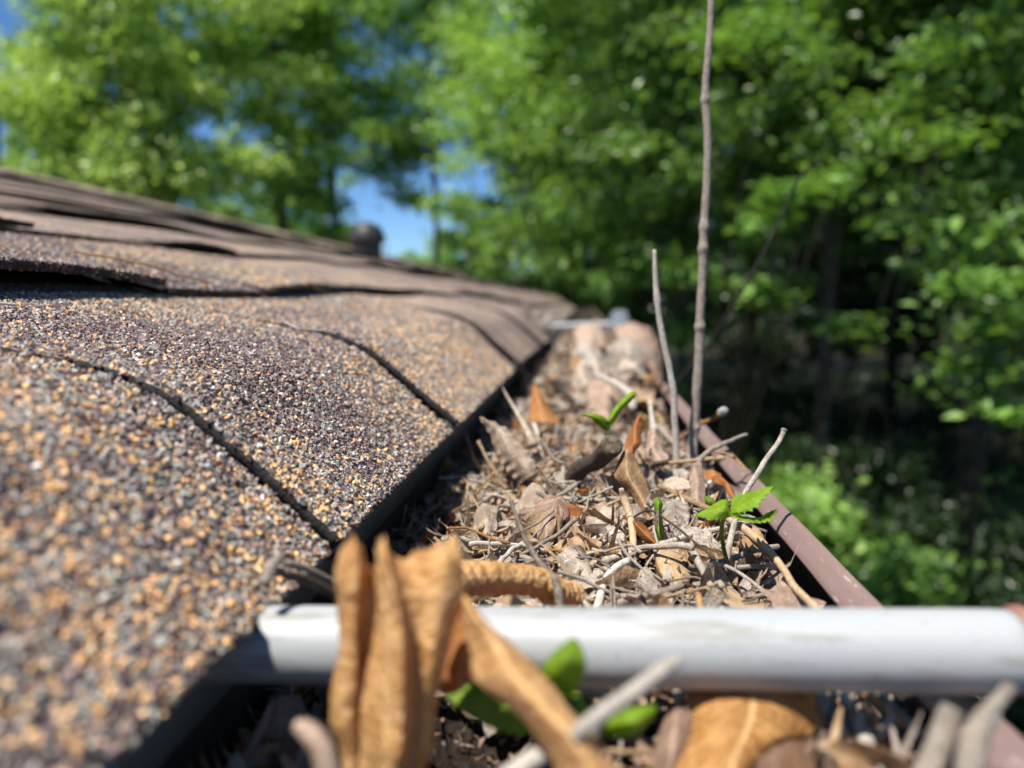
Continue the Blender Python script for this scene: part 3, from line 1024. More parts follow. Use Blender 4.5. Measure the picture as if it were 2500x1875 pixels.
stick("long_tan_twig", [(1333, 1340, 20), (1352, 1344, 20), (1420, 1352, 19.9), (1500, 1346, 20.1), (1590, 1333, 20.5), (1700, 1306, 21.5)], [.1, .09, .085, .08, .075, .07], M_two, "long yellow-tan twig lying just behind the grey crosswise one", seed=18, ns=12)
stick("wood_splinter", [(1350, 1335, 21), (1420, 1305, 21.6), (1480, 1280, 22.2), (1535, 1256, 22.8)], [.05, .13, .13, .07], M_twg, "flat grey wood splinter with deep grain lying in mid gutter", "splinter", seed=19, wob=2, ns=12)
stick("wood_splinter", [(1372, 1345, 20.6), (1440, 1318, 21.2), (1500, 1295, 21.8), (1545, 1270, 22.4)], [.04, .1, .1, .05], M_twg, "narrower grey splinter pressed against the flat grained one", "splinter", seed=20, wob=2, ns=12)
stick("left_twig", [(1128, 1312, 21), (1180, 1333, 20.5), (1240, 1348, 20), (1298, 1366, 19.5)], [.06, .08, .08, .08], M_twg, "grey twig at the left edge of the sunlit litter", seed=21)
stick("slanting_twig", [(1250, 1222, 17), (1262, 1255, 16.8), (1281, 1310, 16.4), (1303, 1352, 16.1), (1335, 1397, 15.8), (1360, 1428, 15.5), (1370, 1500, 15.2)], [.05, .045, .06, .06, .085, .11, .09], M_twg, "slightly blurred grey twig standing slantwise before the rolled leaf", seed=22, ns=12)
stick("bent_pale_twig", [(1457, 1500, 16.6), (1462, 1465, 17), (1476, 1420, 17.7), (1500, 1388, 18.3), (1535, 1372, 18.8)], [.11, .105, .1, .1, .1], M_tww, "sharply bent pale twig running down behind the white tube", seed=23, ns=12)
stick("low_twig", [(1480, 1486, 16.6), (1550, 1462, 17), (1610, 1448, 17.4), (1668, 1440, 17.8)], [.1, .1, .11, .08], M_twg, "rough grey twig lying low just behind the white tube", seed=24, ns=12, wob=1.6)
stick("wiry_stalk", [(1548, 1262, 21.5), (1575, 1247, 21.5), (1602, 1252, 21.3), (1646, 1282, 20.6), (1700, 1327, 19.8), (1758, 1375, 19)], .035, M_twd, "wiry dark curved stalk arching over the twigs", "stalk", seed=25)
stick("yellow_straw", [(1090, 1290, 20.5), (1140, 1290, 20.5), (1200, 1313, 20), (1246, 1326, 19.8)], .04, M_two, "thin yellow straw beside the shadow under the eave", "straw", seed=26)
stick("pointed_stalk", [(1228, 945, 34), (1245, 980, 33.6), (1268, 1020, 33), (1290, 1060, 32), (1302, 1090, 31.5)], [.03, .07, .1, .16, .22], M_pale, "pale stalk rising to a point at the left of the litter", "stalk", seed=27)
stick("upright_splinter", [(1515, 1190, 22), (1522, 1215, 22), (1536, 1262, 21.6), (1548, 1350, 20.5)], [.07, .11, .11, .1], M_twt, "upright tan splinter in front of the tan strap leaf", "splinter", seed=28, ns=12)
stick("hooked_stalk", [(1328, 1060, 27), (1335, 1095, 26.6), (1352, 1120, 26.2), (1378, 1132, 25.8)], .045, M_twg, "little hooked grey stalk left of the broken branch", "stalk", seed=29)
stick("forked_white_piece", [(1466, 920, 47), (1500, 935, 46), (1535, 960, 45), (1545, 1000, 44)], [.15, .2, .3, .2], M_tww, "blurred whitish piece of wood behind the two-leaf sprout", "wood piece", seed=30)
stick("pale_stalk", [(1586, 985, 34), (1592, 1020, 33.5), (1598, 1055, 33)], [.1, .12, .2], M_tww, "pale stubby stalk between the sprout and the pale stick", "stalk", seed=31)

# blurred sticks in front of and under the tube
stick("near_white_twig", [(1655, 1608, 9.2), (1560, 1678, 9), (1480, 1738, 8.8), (1400, 1798, 8.6)], [.095, .105, .105, .11], M_tww, "blurred white twig crossing in front of the white tube", seed=32, ns=16)
stick("near_white_twig", [(1440, 1778, 9.8), (1350, 1830, 9.5), (1220, 1905, 9.2)], [.13, .13, .14], M_tww, "blurred pale twig in the bottom of the picture below the tube", seed=33, ns=16)
stick("eave_stalk", [(655, 1395, 11.8), (720, 1412, 12.2), (800, 1440, 12.9), (870, 1475, 13.4)], [.05, .09, .1, .1], M_twd, "dark blurred stalk poking out from under the eave above the tube", "stalk", seed=70, wob=.8)
stick("eave_stalk", [(668, 1372, 12.6), (740, 1385, 13), (830, 1428, 13.6)], [.04, .07, .07], M_twg, "thinner greyish stalk beside the dark one under the eave", "stalk", seed=71, wob=.8)
stick("eave_stalk", [(640, 1425, 11.6), (668, 1375, 11.9), (690, 1345, 12.1)], [.1, .11, .05], M_twg, "short blurred grey stub standing at the shingle edge above the tube", "stalk", seed=72)
stick("thin_straw", [(240, 1880, 9), (300, 1790, 10.5), (360, 1735, 12), (470, 1700, 13)], .05, M_two, "faint tan straw in the dark gutter below the eave", "straw", Z=None, seed=73)
stick("rust_tipped_stalk", [(722, 1788, 8.6), (752, 1800, 8.6), (785, 1840, 8.5), (805, 1920, 8.4)], [.07, .14, .15, .15], M_pinkb, "blurred orange-pink stalk in the dark corner under the eave", "stalk", seed=34, ns=14)
stick("near_grey_stick", [(2322, 1733, 9.6), (2300, 1780, 9.5), (2235, 1910, 9.2)], [.15, .155, .16], M_twg, "thick blurred grey stick at the lower right near the tube end", "stick", seed=35, ns=16)
stick("near_grey_stick", [(2450, 1672, 9.7), (2415, 1710, 9.5), (2385, 1760, 9.3), (2370, 1830, 9.1), (2355, 1930, 8.9)], [.085, .09, .14, .17, .17], M_twg, "blurred bent grey stick just below the right end of the tube", "stick", seed=36, ns=16)
stick("near_grey_stick", [(2428, 1738, 10.2), (2405, 1775, 10), (2380, 1850, 9.8)], [.1, .11, .11], M_tww, "short pale stub behind the bent grey stick", "stick", seed=37, ns=14)
for q, (pp, rr, mt, lb) in enumerate([
    ([(1985, 1650), (2015, 1720), (2052, 1800)], .12, M_twg, "blurred grey stalk in the bundle below the tube, nearest the brown leaf"),
    ([(2030, 1650), (2070, 1720), (2120, 1795)], .09, M_tww, "blurred pale stalk in the bundle below the tube"),
    ([(2075, 1655), (2135, 1715), (2200, 1770)], .1, M_two, "blurred orange-tan stalk in the bundle below the tube"),
    ([(2110, 1665), (2180, 1730), (2270, 1800)], .09, M_twg, "blurred grey stalk in the bundle below the tube, nearest the lip"),
    ([(2140, 1800), (2190, 1760), (2240, 1790)], .09, M_twg, "blurred crooked twig at the foot of the stalk bundle"),
    ([(2150, 1650), (2205, 1700), (2290, 1745)], .11, M_twd, "dark blurred stalk under the right half of the tube"),
    ([(2090, 1750), (2110, 1820), (2150, 1890)], .14, M_tww, "pale blurred wedge of wood at the bottom right"),
    ([(2010, 1830), (2120, 1850), (2230, 1890)], .1, M_twt, "tan blurred twig along the bottom edge right of the brown leaf"),
    ([(1770, 1270), (1820, 1262), (1843, 1266)], .07, M_bud, "small grey-tipped twig end behind the seedling leaves"),
    ([(1795, 1360), (1840, 1345), (1900, 1338)], .08, M_twg, "short grey twig right of the seedling stem, upper of two"),
    ([(1800, 1383), (1850, 1380), (1905, 1384)], .06, M_twg, "short grey twig right of the seedling stem, lower of two"),
    ([(1150, 1465), (1210, 1440), (1250, 1430)], .09, M_twt, "pinkish-tan stalk under the rolled leaf"),
    ([(1236, 1490), (1250, 1445), (1262, 1430)], .1, M_twt, "upright tan stub between rolled leaf and tube"),
    ([(1400, 1420), (1420, 1455), (1440, 1490)], .06, M_twg, "thin grey twig running from the rolled leaf to the tube"),
    ([(1705, 1455), (1712, 1480), (1720, 1510)], .08, M_two, "rounded orange-brown stub poking up behind the tube"),
]):
    stick("blurred_stalk" if q < 8 else "short_twig", pp, rr, mt, lb, "stalk" if q < 8 else "twig", Z=-7.1 if q < 8 else -6.75, seed=40 + q)


# ------------------------------------------------------------------ hero leaves: real surfaces through measured points
def patch(name, grid, mat, label, n=34, m=22, crink=.03, freq=2.5, seed=0, cat="dead leaf", solid=.012, parent=None, sc=None, tagit=True, torn=.02):
    """grid[row][col] = (px, py, Y cm); rows run along the leaf, columns across it"""
    C = np.array([[aY(*p) for p in row] for row in grid])
    A = crv(C, n)
    B = crv(np.swapaxes(A, 0, 1), m)
    V = np.swapaxes(B, 0, 1).reshape(-1, 3)
    u = np.repeat(np.linspace(0, 1, n), m)
    v = np.tile(np.linspace(0, 1, m), n)
    D = np.stack([noise(V, freq, seed + j, 3) for j in range(3)], 1)
    V = V + crink * D * np.array([.7, 1.2, .9])
    V[:, 2] += torn * noise(np.stack([v * 40, v * 0], 1), 1., seed + 9, 3) * (np.exp(-u * 14) + np.exp(-(1 - u) * 14))
    if sc:                                   # scalloped, ruffled rim
        V[:, 1] += sc * np.sin(u * 46 + seed) * (np.abs(v - .5) * 2) ** 2
        V[:, 2] += sc * .7 * np.sin(u * 46 + seed + 1.5) * (np.abs(v - .5) * 2) ** 2
    o = obj(name, V, gridfaces(n, m), mat, parent, uv=np.stack([v, u], 1), solid=solid)
    return tag(o, label, cat) if tagit else o


# big curled caramel leaf standing in front of the tube
patch("curled_leaf", [
    [(833, 1335, 10.4), (845, 1322, 10.18), (868, 1322, 9.95), (890, 1365, 10.18), (912, 1385, 10.32), (918, 1322, 10.03), (932, 1312, 9.9), (960, 1345, 10.15), (1010, 1352, 10.32), (1060, 1325, 10.3), (1112, 1300, 10.62)],
    [(818, 1400, 10.32), (832, 1380, 10.03), (870, 1380, 9.8), (895, 1400, 10.18), (908, 1400, 10.32), (925, 1370, 9.8), (942, 1370, 9.6), (975, 1400, 9.85), (1020, 1400, 10.02), (1080, 1380, 10), (1130, 1370, 10.32)],
    [(820, 1480, 10.25), (835, 1480, 9.88), (868, 1480, 9.72), (880, 1480, 10.03), (910, 1480, 10.03), (940, 1460, 9.65), (965, 1460, 9.4), (985, 1480, 9.65), (1030, 1470, 9.82), (1085, 1470, 9.8), (1128, 1460, 10.12)],
    [(830, 1570, 10.18), (845, 1560, 9.8), (870, 1560, 9.72), (880, 1570, 10.18), (915, 1570, 9.88), (950, 1560, 9.5), (978, 1550, 9.3), (995, 1570, 9.55), (1025, 1560, 9.72), (1070, 1550, 9.7), (1110, 1540, 10.02)],
    [(818, 1660, 10.1), (840, 1660, 9.72), (868, 1660, 9.72), (880, 1670, 9.95), (910, 1670, 9.65), (945, 1660, 9.43), (980, 1650, 9.2), (1000, 1660, 9.45), (1015, 1650, 9.62), (1055, 1640, 9.6), (1085, 1640, 9.92)],
    [(808, 1760, 10.03), (828, 1760, 9.65), (858, 1760, 9.65), (875, 1760, 9.8), (910, 1760, 9.5), (945, 1760, 9.35), (980, 1760, 9.2), (998, 1760, 9.45), (1012, 1750, 9.62), (1040, 1750, 9.6), (1062, 1740, 9.92)],
    [(830, 1840, 9.95), (845, 1840, 9.65), (862, 1840, 9.65), (878, 1840, 9.72), (905, 1840, 9.5), (945, 1840, 9.28), (975, 1840, 9.1), (990, 1840, 9.35), (1005, 1840, 9.52), (1030, 1830, 9.5), (1052, 1830, 9.82)],
    [(840, 1960, 9.95), (852, 1960, 9.65), (862, 1960, 9.65), (880, 1960, 9.72), (905, 1960, 9.57), (935, 1960, 9.43), (960, 1960, 9.3), (975, 1960, 9.55), (990, 1960, 9.72), (1005, 1960, 9.7), (1020, 1960, 10.02)],
], M_caramel, "large curled caramel leaf standing upright in front of the white tube", n=110, m=150, crink=.05, freq=3.6, seed=3, solid=.006, torn=.16)
# the strip of it that hangs to the lower right
patch("leaf_strip", [
    [(1118, 1440, 10.3), (1130, 1450, 10.2), (1150, 1470, 10.3)],
    [(1130, 1520, 10.1), (1160, 1500, 9.7), (1190, 1520, 10.0)],
    [(1150, 1600, 9.8), (1210, 1570, 9.5), (1260, 1580, 9.9)],
    [(1160, 1660, 9.6), (1260, 1650, 9.2), (1340, 1660, 9.6)],
    [(1260, 1740, 9.3), (1330, 1730, 8.9), (1390, 1730, 9.3)],
    [(1340, 1850, 9.0), (1400, 1810, 8.6), (1450, 1800, 9.0)],
    [(1380, 1980, 8.8), (1460, 1930, 8.4), (1540, 1920, 8.8)],
], M_caramel, "tan leaf strip hanging diagonally down from the large curled leaf", crink=.02, freq=1.5, seed=5, n=50)
patch("shaded_leaf", [
    [(1110, 1480, 11.2), (1140, 1470, 11.0), (1170, 1490, 11.2)],
    [(1090, 1580, 11.0), (1140, 1570, 10.8), (1180, 1580, 11.1)],
    [(1080, 1700, 10.8), (1120, 1690, 10.6), (1160, 1660, 11.0)],
], M_rust, "dark rusty leaf tucked behind the large curled leaf", crink=.03, seed=6)


# the rolled, ribbed leaf lying to its right
def rolled():
    c = [aY(1090, 1410, 13.6), aY(1150, 1412, 14.2), aY(1210, 1412, 14.8), aY(1270, 1415, 15.3), aY(1320, 1425, 15.7), aY(1365, 1445, 16), aY(1402, 1465, 16.3)]
    m_, ns = 130, 36
    P0 = crv(c, m_)
    T = np.gradient(P0, axis=0)
    T /= np.linalg.norm(T, axis=1)[:, None]
    A = np.cross(T, [0, 0, 1.])
    A /= np.linalg.norm(A, axis=1)[:, None]
    B = np.cross(A, T)
    u = np.linspace(0, 1, m_)[:, None]
    a = np.linspace(-.2, 1.72 * np.pi, ns)[None] + 3.9 + u * .5
    spiral = 1 - .18 * (np.linspace(0, 1, ns)[None])
    rib = (.05 + .035 * np.sin(u * 9 + 1)) * np.abs(np.sin(u * 38 + a * .9 + 1.6 * np.sin(u * 7) + .8 * np.sin(a * 2 + u * 5))) ** .8
    R = (.29 + .06 * np.sin(u * 5) + rib + .28 * np.clip(u - .78, 0, 1) * 3.2 * (np.sin(a * .5 + .4) ** 2)) * spiral
    V = P0[:, None] + R[..., None] * (np.cos(a)[..., None] * A[:, None] + np.sin(a)[..., None] * B[:, None])
    V = V.reshape(-1, 3)
    V += .05 * np.stack([noise(V, 3, j) for j in range(3)], 1)
    uv = np.stack(np.broadcast_arrays(np.linspace(0, 1, ns)[None], u), -1).reshape(-1, 2)
    return V, gridfaces(m_, ns), uv


V, F, uv = rolled()
tag(obj("rolled_leaf", V, F, M_caramel, uv=uv, solid=.02), "caramel leaf rolled into a ribbed tube beside the large curled leaf", "dead leaf")

patch("strap_leaf", [
    [(1522, 1100, 25.0), (1530, 1096, 24.9), (1540, 1100, 25.0)],
    [(1506, 1135, 24.8), (1530, 1130, 24.4), (1560, 1135, 24.8)],
    [(1500, 1165, 24.6), (1535, 1165, 24.1), (1574, 1165, 24.5)],
    [(1536, 1200, 24.2), (1560, 1203, 23.8), (1588, 1205, 24.2)],
    [(1556, 1240, 23.8), (1577, 1240, 23.4), (1598, 1245, 23.8)],
    [(1574, 1280, 23.4), (1588, 1285, 23.0), (1602, 1290, 23.4)],
    [(1592, 1310, 23.2), (1598, 1312, 23.0), (1604, 1314, 23.2)],
], M_tan, "smooth tan strap-shaped leaf leaning upright right of the broken branch", crink=.015, seed=7, n=44)
patch("shaded_flat_leaf", [
    [(1495, 1160, 25.6), (1530, 1150, 25.5), (1560, 1165, 25.4)],
    [(1485, 1220, 25.2), (1530, 1215, 25.0), (1575, 1230, 24.7)],
    [(1480, 1270, 24.8), (1530, 1275, 24.5), (1590, 1290, 24.2)],
], M_tan, "broad tan leaf half in shade behind the strap-shaped leaf", crink=.03, seed=8)
patch("cupped_leaf", [
    [(1593, 1330, 20.3), (1597, 1330, 20.3), (1601, 1332, 20.3), (1606, 1334, 20.4), (1610, 1337, 20.5)],
    [(1597, 1360, 19.8), (1606, 1372, 19.3), (1625, 1372, 19.2), (1650, 1362, 19.6), (1672, 1358, 20.2)],
    [(1604, 1395, 19.3), (1618, 1402, 18.7), (1642, 1404, 18.6), (1668, 1392, 19.0), (1692, 1378, 19.8)],
    [(1622, 1425, 19.0), (1636, 1432, 18.4), (1656, 1434, 18.3), (1676, 1420, 18.7), (1697, 1386, 19.5)],
    [(1640, 1436, 19.0), (1648, 1440, 18.5), (1658, 1440, 18.5), (1670, 1434, 18.6), (1682, 1420, 19.0)],
], M_tan, "cupped tan leaf with a smooth rim below the crosswise twigs", crink=.012, seed=9, n=40, m=30)
patch("cup_back", [
    [(1602, 1335, 20.6), (1610, 1338, 20.6), (1620, 1340, 20.6)],
    [(1640, 1340, 20.7), (1652, 1352, 20.6), (1645, 1362, 20.4)],
    [(1665, 1352, 20.6), (1668, 1368, 20.5), (1660, 1378, 20.2)],
    [(1700, 1380, 20.2), (1698, 1384, 20.2), (1690, 1388, 20.1)],
], M_rust, "orange curled leaf flap behind the cupped tan leaf", crink=.012, seed=10)
patch("spear_leaf", [
    [(1519, 1258, 22.0), (1523, 1258, 21.9), (1527, 1260, 22.0)],
    [(1536, 1280, 21.5), (1548, 1274, 21.3), (1560, 1272, 21.5)],
    [(1560, 1310, 21.0), (1572, 1300, 20.8), (1584, 1292, 21.0)],
    [(1590, 1332, 20.7), (1600, 1326, 20.5), (1608, 1322, 20.7)],
    [(1614, 1340, 20.6), (1618, 1336, 20.6), (1620, 1332, 20.6)],
], M_rust, "narrow orange spear-shaped leaf beside the standing green leaf", crink=.01, seed=11)


def lobed_flat(name, c, R, mat, label, az, pts, tilt=(0, 0), seed=0):
    """flat lobed leaf with pointed tips about centre c (cm)"""
    nr, na = 16, 96
    a = np.linspace(0, 2 * np.pi, na, endpoint=False)
    rad_ = 0 * a + .5
    for (ta, tl, tw_) in pts:
        d = (a - ta + np.pi) % (2 * np.pi) - np.pi
        rad_ = np.maximum(rad_, tl * np.maximum(0, 1 - np.abs(d) / tw_) ** 1.1 + .38)
    rad_ *= 1 + .05 * noise(np.stack([np.cos(a) * 6, np.sin(a) * 6], 1), 1.5, seed, 2)
    rr = np.linspace(.02, 1, nr)
    X = rr[:, None] * (rad_ * np.cos(a))[None] * R
    Y = rr[:, None] * (rad_ * np.sin(a))[None] * R
    V = np.stack([X, Y, 0 * X], -1).reshape(-1, 3)
    V[:, 2] = .10 * R * noise(V[:, :2] / R, 3., seed, 2) + .06 * np.hypot(V[:, 0], V[:, 1]) ** 2 / R
    M = np.array(Euler((tilt[0], tilt[1], az)).to_matrix())
    V = V @ M.T + np.asarray(c)
    i = np.arange(nr - 1)[:, None] * na
    j = np.arange(na)[None]
    F = np.stack([i + j, i + (j + 1) % na, i + na + (j + 1) % na, i + na + j], -1).reshape(-1, 4)
    uv = np.stack(np.broadcast_arrays((a / 6.2832 * 5 % 1)[None], rr[:, None]), -1).reshape(-1, 2)
    return tag(obj(name, V, F, mat, uv=uv, solid=.02), label, "dead leaf")


lobed_flat("lobed_leaf", aZ(1815, 1475, -6.95), 1.05, M_tan, "flat lobed tan leaf with star-like veins below the seedling", 1.9, [(0, .75, .6), (1.15, .6, .55), (-1.15, .6, .55), (2.3, .45, .5), (-2.3, .45, .5)], (.3, 0), 3)
lobed_flat("lobed_leaf", aZ(1925, 1480, -6.9), .95, M_pinkb, "brown lobed leaf striped with twig shadows, close to the gutter lip", .4, [(0, .7, .6), (1.2, .6, .55), (-1.2, .6, .55), (2.4, .4, .5)], (.4, .1), 5)
patch("torn_leaf", [
    [(1330, 1205, 23.5), (1365, 1212, 23.2), (1385, 1235, 23.0)],
    [(1305, 1240, 22.8), (1345, 1250, 22.0), (1390, 1262, 22.2)],
    [(1300, 1285, 22.0), (1335, 1290, 21.3), (1362, 1290, 21.6)],
    [(1305, 1340, 21.2), (1330, 1340, 20.8), (1350, 1325, 21.0)],
], M_pinkb, "torn grey-brown leaf with a rough surface in mid gutter", crink=.09, freq=3.5, seed=12)
patch("wavy_leaf", [
    [(1378, 1228, 23.0), (1382, 1260, 22.3), (1370, 1285, 21.9)],
    [(1410, 1235, 23.0), (1412, 1262, 22.3), (1408, 1284, 22.2)],
    [(1438, 1262, 22.8), (1442, 1270, 22.4), (1440, 1282, 22.2)],
    [(1472, 1258, 22.8), (1474, 1264, 22.6), (1472, 1272, 22.4)],
], M_rust, "warm orange-brown wavy leaf edge beside the torn grey-brown leaf", crink=.03, seed=13)
patch("scalloped_leaf", [
    [(1171, 1020, 29.5), (1176, 1018, 29.3), (1180, 1022, 29.5)],
    [(1195, 1065, 28.8), (1215, 1050, 28.2), (1235, 1045, 28.6)],
    [(1215, 1115, 28.0), (1245, 1095, 27.3), (1270, 1080, 27.8)],
    [(1240, 1150, 27.4), (1275, 1130, 26.8), (1300, 1120, 27.2)],
    [(1270, 1180, 27.0), (1295, 1165, 26.6), (1315, 1150, 26.9)],
], M_pale, "pale pointed leaf with ruffled edges at the edge of the eave shadow", crink=.04, seed=14, sc=.09)
patch("brown_point_leaf", [
    [(1302, 938, 41), (1306, 936, 41), (1310, 940, 41)],
    [(1296, 985, 40), (1318, 985, 39.5), (1338, 990, 40)],
    [(1290, 1030, 39), (1330, 1030, 38.5), (1370, 1035, 39)],
], M_rust, "blurred rusty triangular leaf pointing up below the eave corner", crink=.05, seed=15)
for q, (g_, mt, lb) in enumerate([
    ([[(1392, 862, 62), (1420, 835, 61), (1450, 850, 62)], [(1400, 900, 59), (1450, 880, 57), (1500, 895, 60)], [(1420, 940, 57), (1470, 935, 55), (1520, 945, 58)]], M_grey, "pale blurred leaf at the left of the far leaf mound"),
    ([[(1480, 850, 62), (1520, 822, 61), (1560, 835, 62)], [(1490, 890, 60), (1540, 870, 58), (1600, 870, 61)], [(1520, 940, 58), (1560, 930, 57), (1600, 935, 60)]], M_grey, "large pale blurred leaf on top of the far leaf mound"),
    ([[(1398, 900, 56), (1420, 885, 55), (1450, 895, 56)], [(1400, 950, 54), (1430, 940, 52), (1460, 950, 54)], [(1410, 985, 53), (1440, 980, 52), (1460, 985, 53)]], M_pale, "creamy blurred leaf in front of the far leaf mound"),
    ([[(1395, 868, 60), (1410, 865, 59), (1425, 870, 60)], [(1400, 905, 58), (1425, 900, 57), (1455, 905, 58)], [(1430, 935, 57), (1450, 930, 56), (1470, 930, 57)]], M_tan, "orange-tan blurred leaf at the far mound's left flank"),
    ([[(1440, 930, 50), (1490, 920, 50), (1540, 930, 51)], [(1435, 980, 48), (1485, 975, 47), (1530, 985, 49)], [(1430, 1040, 45), (1480, 1040, 44), (1520, 1045, 46)]], M_pinkb, "flat pinkish-brown blurred leaf before the far mound"),
    ([[(1560, 790, 66), (1590, 800, 66), (1610, 830, 66)], [(1570, 840, 62), (1600, 860, 62), (1615, 890, 62)], [(1580, 900, 58), (1605, 930, 58), (1620, 950, 58)]], M_pinkb, "brownish blurred leaf leaning on the gutter lip by the far mound"),
    ([[(1545, 1040, 30), (1560, 1020, 29.6), (1572, 1030, 30)], [(1530, 1080, 29), (1550, 1070, 28.5), (1565, 1072, 29)], [(1520, 1120, 28), (1530, 1115, 27.6), (1542, 1118, 28)]], M_rust, "orange-brown folded leaf behind the broken branch"),
    ([[(1580, 1060, 30), (1595, 1050, 29.5), (1610, 1062, 30)], [(1575, 1100, 29), (1600, 1095, 28.3), (1625, 1105, 29)], [(1590, 1130, 28), (1610, 1125, 27.6), (1632, 1128, 28)]], M_pinkb, "pinkish pointed leaf below the pale stubby stalk"),
    ([[(1625, 1170, 26.5), (1650, 1165, 26.3), (1690, 1172, 26.4)], [(1615, 1190, 25.8), (1655, 1192, 25.4), (1700, 1196, 25.8)], [(1625, 1210, 25.4), (1655, 1210, 25.2), (1680, 1210, 25.4)]], M_pale, "light grey flat leaf scrap above the stout tan twig"),
    ([[(1605, 1240, 23.4), (1640, 1215, 23.8), (1670, 1225, 24)], [(1615, 1275, 22.4), (1650, 1260, 22.4), (1685, 1262, 22.8)], [(1640, 1310, 21.8), (1665, 1300, 21.7), (1690, 1295, 22)]], M_grey, "flat mauve-grey leaf beside the standing green leaf"),
    ([[(1690, 1130, 26), (1700, 1130, 25.8), (1715, 1135, 26)], [(1682, 1200, 25), (1700, 1200, 24.7), (1718, 1200, 25)], [(1690, 1270, 23.8), (1702, 1272, 23.6), (1715, 1268, 23.8)]], M_pinkb, "pink-tan narrow leaf upright under the kinked twig"),
    ([[(1715, 1150, 26.5), (1735, 1148, 26.4), (1755, 1160, 26.5)], [(1750, 1180, 25.6), (1765, 1172, 25.4), (1778, 1180, 25.6)], [(1790, 1220, 24.4), (1795, 1216, 24.3), (1800, 1218, 24.4)]], M_rust, "brown curled leaf pressed against the inside of the gutter lip"),
    ([[(1160, 1240, 23.2), (1180, 1228, 23), (1210, 1245, 23.2)], [(1150, 1280, 22.2), (1185, 1272, 21.7), (1215, 1280, 22)], [(1155, 1310, 21.6), (1185, 1310, 21.2), (1205, 1305, 21.5)]], M_pale, "pale grey crumpled leaf at the left edge of the sunlit litter"),
    ([[(1270, 1200, 24.4), (1300, 1182, 24.6), (1330, 1195, 24.4)], [(1260, 1230, 23.6), (1295, 1222, 23.2), (1325, 1230, 23.5)], [(1270, 1262, 23), (1295, 1262, 22.6), (1310, 1260, 22.9)]], M_pale, "smooth beige leaf bulge left of the torn leaf"),
    ([[(1445, 1290, 22), (1470, 1245, 22.6), (1500, 1250, 22.6)], [(1470, 1310, 21.4), (1495, 1290, 21.5), (1520, 1290, 21.7)], [(1490, 1330, 21), (1510, 1320, 21), (1530, 1318, 21.1)]], M_pale, "silvery crumpled leaf under the flat wood splinter"),
    ([[(1440, 1400, 18.8), (1470, 1372, 19.2), (1495, 1380, 19)], [(1410, 1425, 18), (1450, 1418, 17.8), (1490, 1425, 17.9)], [(1400, 1450, 17.5), (1440, 1450, 17.3), (1470, 1445, 17.4)]], M_grey, "grey veined leaf under the long grey twig"),
    ([[(1430, 1450, 17.8), (1520, 1425, 18.2), (1600, 1435, 18)], [(1430, 1480, 17), (1520, 1465, 17), (1610, 1470, 17.1)], [(1440, 1510, 16.5), (1520, 1510, 16.3), (1600, 1510, 16.5)]], M_pinkb, "broad pinkish-tan leaf lying flat right behind the tube"),
    ([[(1840, 1290, 21), (1858, 1300, 20.8), (1868, 1330, 20.4)], [(1815, 1320, 20.2), (1835, 1335, 19.9), (1850, 1350, 19.7)], [(1820, 1345, 19.8), (1832, 1350, 19.6), (1842, 1355, 19.6)]], M_tan, "tan oval leaf under the long curved twig near the lip"),
    ([[(1225, 1495, 16.2), (1270, 1470, 16.6), (1310, 1478, 16.4)], [(1240, 1510, 15.8), (1280, 1500, 15.8), (1320, 1500, 15.9)]], M_rust, "rust-red leaf edge showing just above the tube"),
    ([[(1170, 1505, 16), (1210, 1470, 16.5), (1250, 1470, 16.5)], [(1190, 1520, 15.6), (1220, 1510, 15.6), (1260, 1505, 15.7)]], M_pale, "whitish leaf under the rolled leaf touching the tube"),
    ([[(1400, 1668, 12.9), (1450, 1655, 13), (1500, 1662, 12.9)], [(1390, 1690, 12.5), (1450, 1690, 12.4), (1510, 1685, 12.5)], [(1420, 1706, 12.3), (1460, 1708, 12.2), (1500, 1700, 12.3)]], M_pale, "pale blurred leaf just below the middle of the tube"),
]):
    patch("litter_leaf", g_, mt, lb, n=24, m=16, crink=(.34 if g_[0][0][2] > 40 else .14), freq=(1.9 if g_[0][0][2] > 40 else 3.6), seed=60 + q)
for q, (g_, mt, lb) in enumerate([
    ([[(1490, 775, 142), (1505, 756, 145), (1530, 762, 146)], [(1492, 790, 134), (1510, 780, 133), (1535, 784, 136)], [(1495, 804, 126), (1512, 802, 125), (1535, 804, 127)]], M_blue, "bluish-grey blurred leaf lying over the far white tube"),
    ([[(1400, 800, 96), (1440, 790, 98), (1470, 800, 97)], [(1405, 830, 88), (1440, 822, 86), (1480, 830, 88)], [(1410, 850, 82), (1445, 848, 80), (1480, 852, 82)]], M_pinkb, "dull brown blurred leaf between the far mound and the far tube"),
    ([[(1500, 800, 92), (1535, 786, 94), (1570, 798, 95)], [(1505, 828, 84), (1540, 815, 82), (1580, 825, 84)], [(1510, 850, 78), (1545, 846, 76), (1580, 850, 78)]], M_pinkb, "brownish blurred leaf heaped behind the far leaf mound"),
]):
    patch("litter_leaf", g_, mt, lb, n=24, m=16, crink=.6, freq=1.3, seed=90 + q)
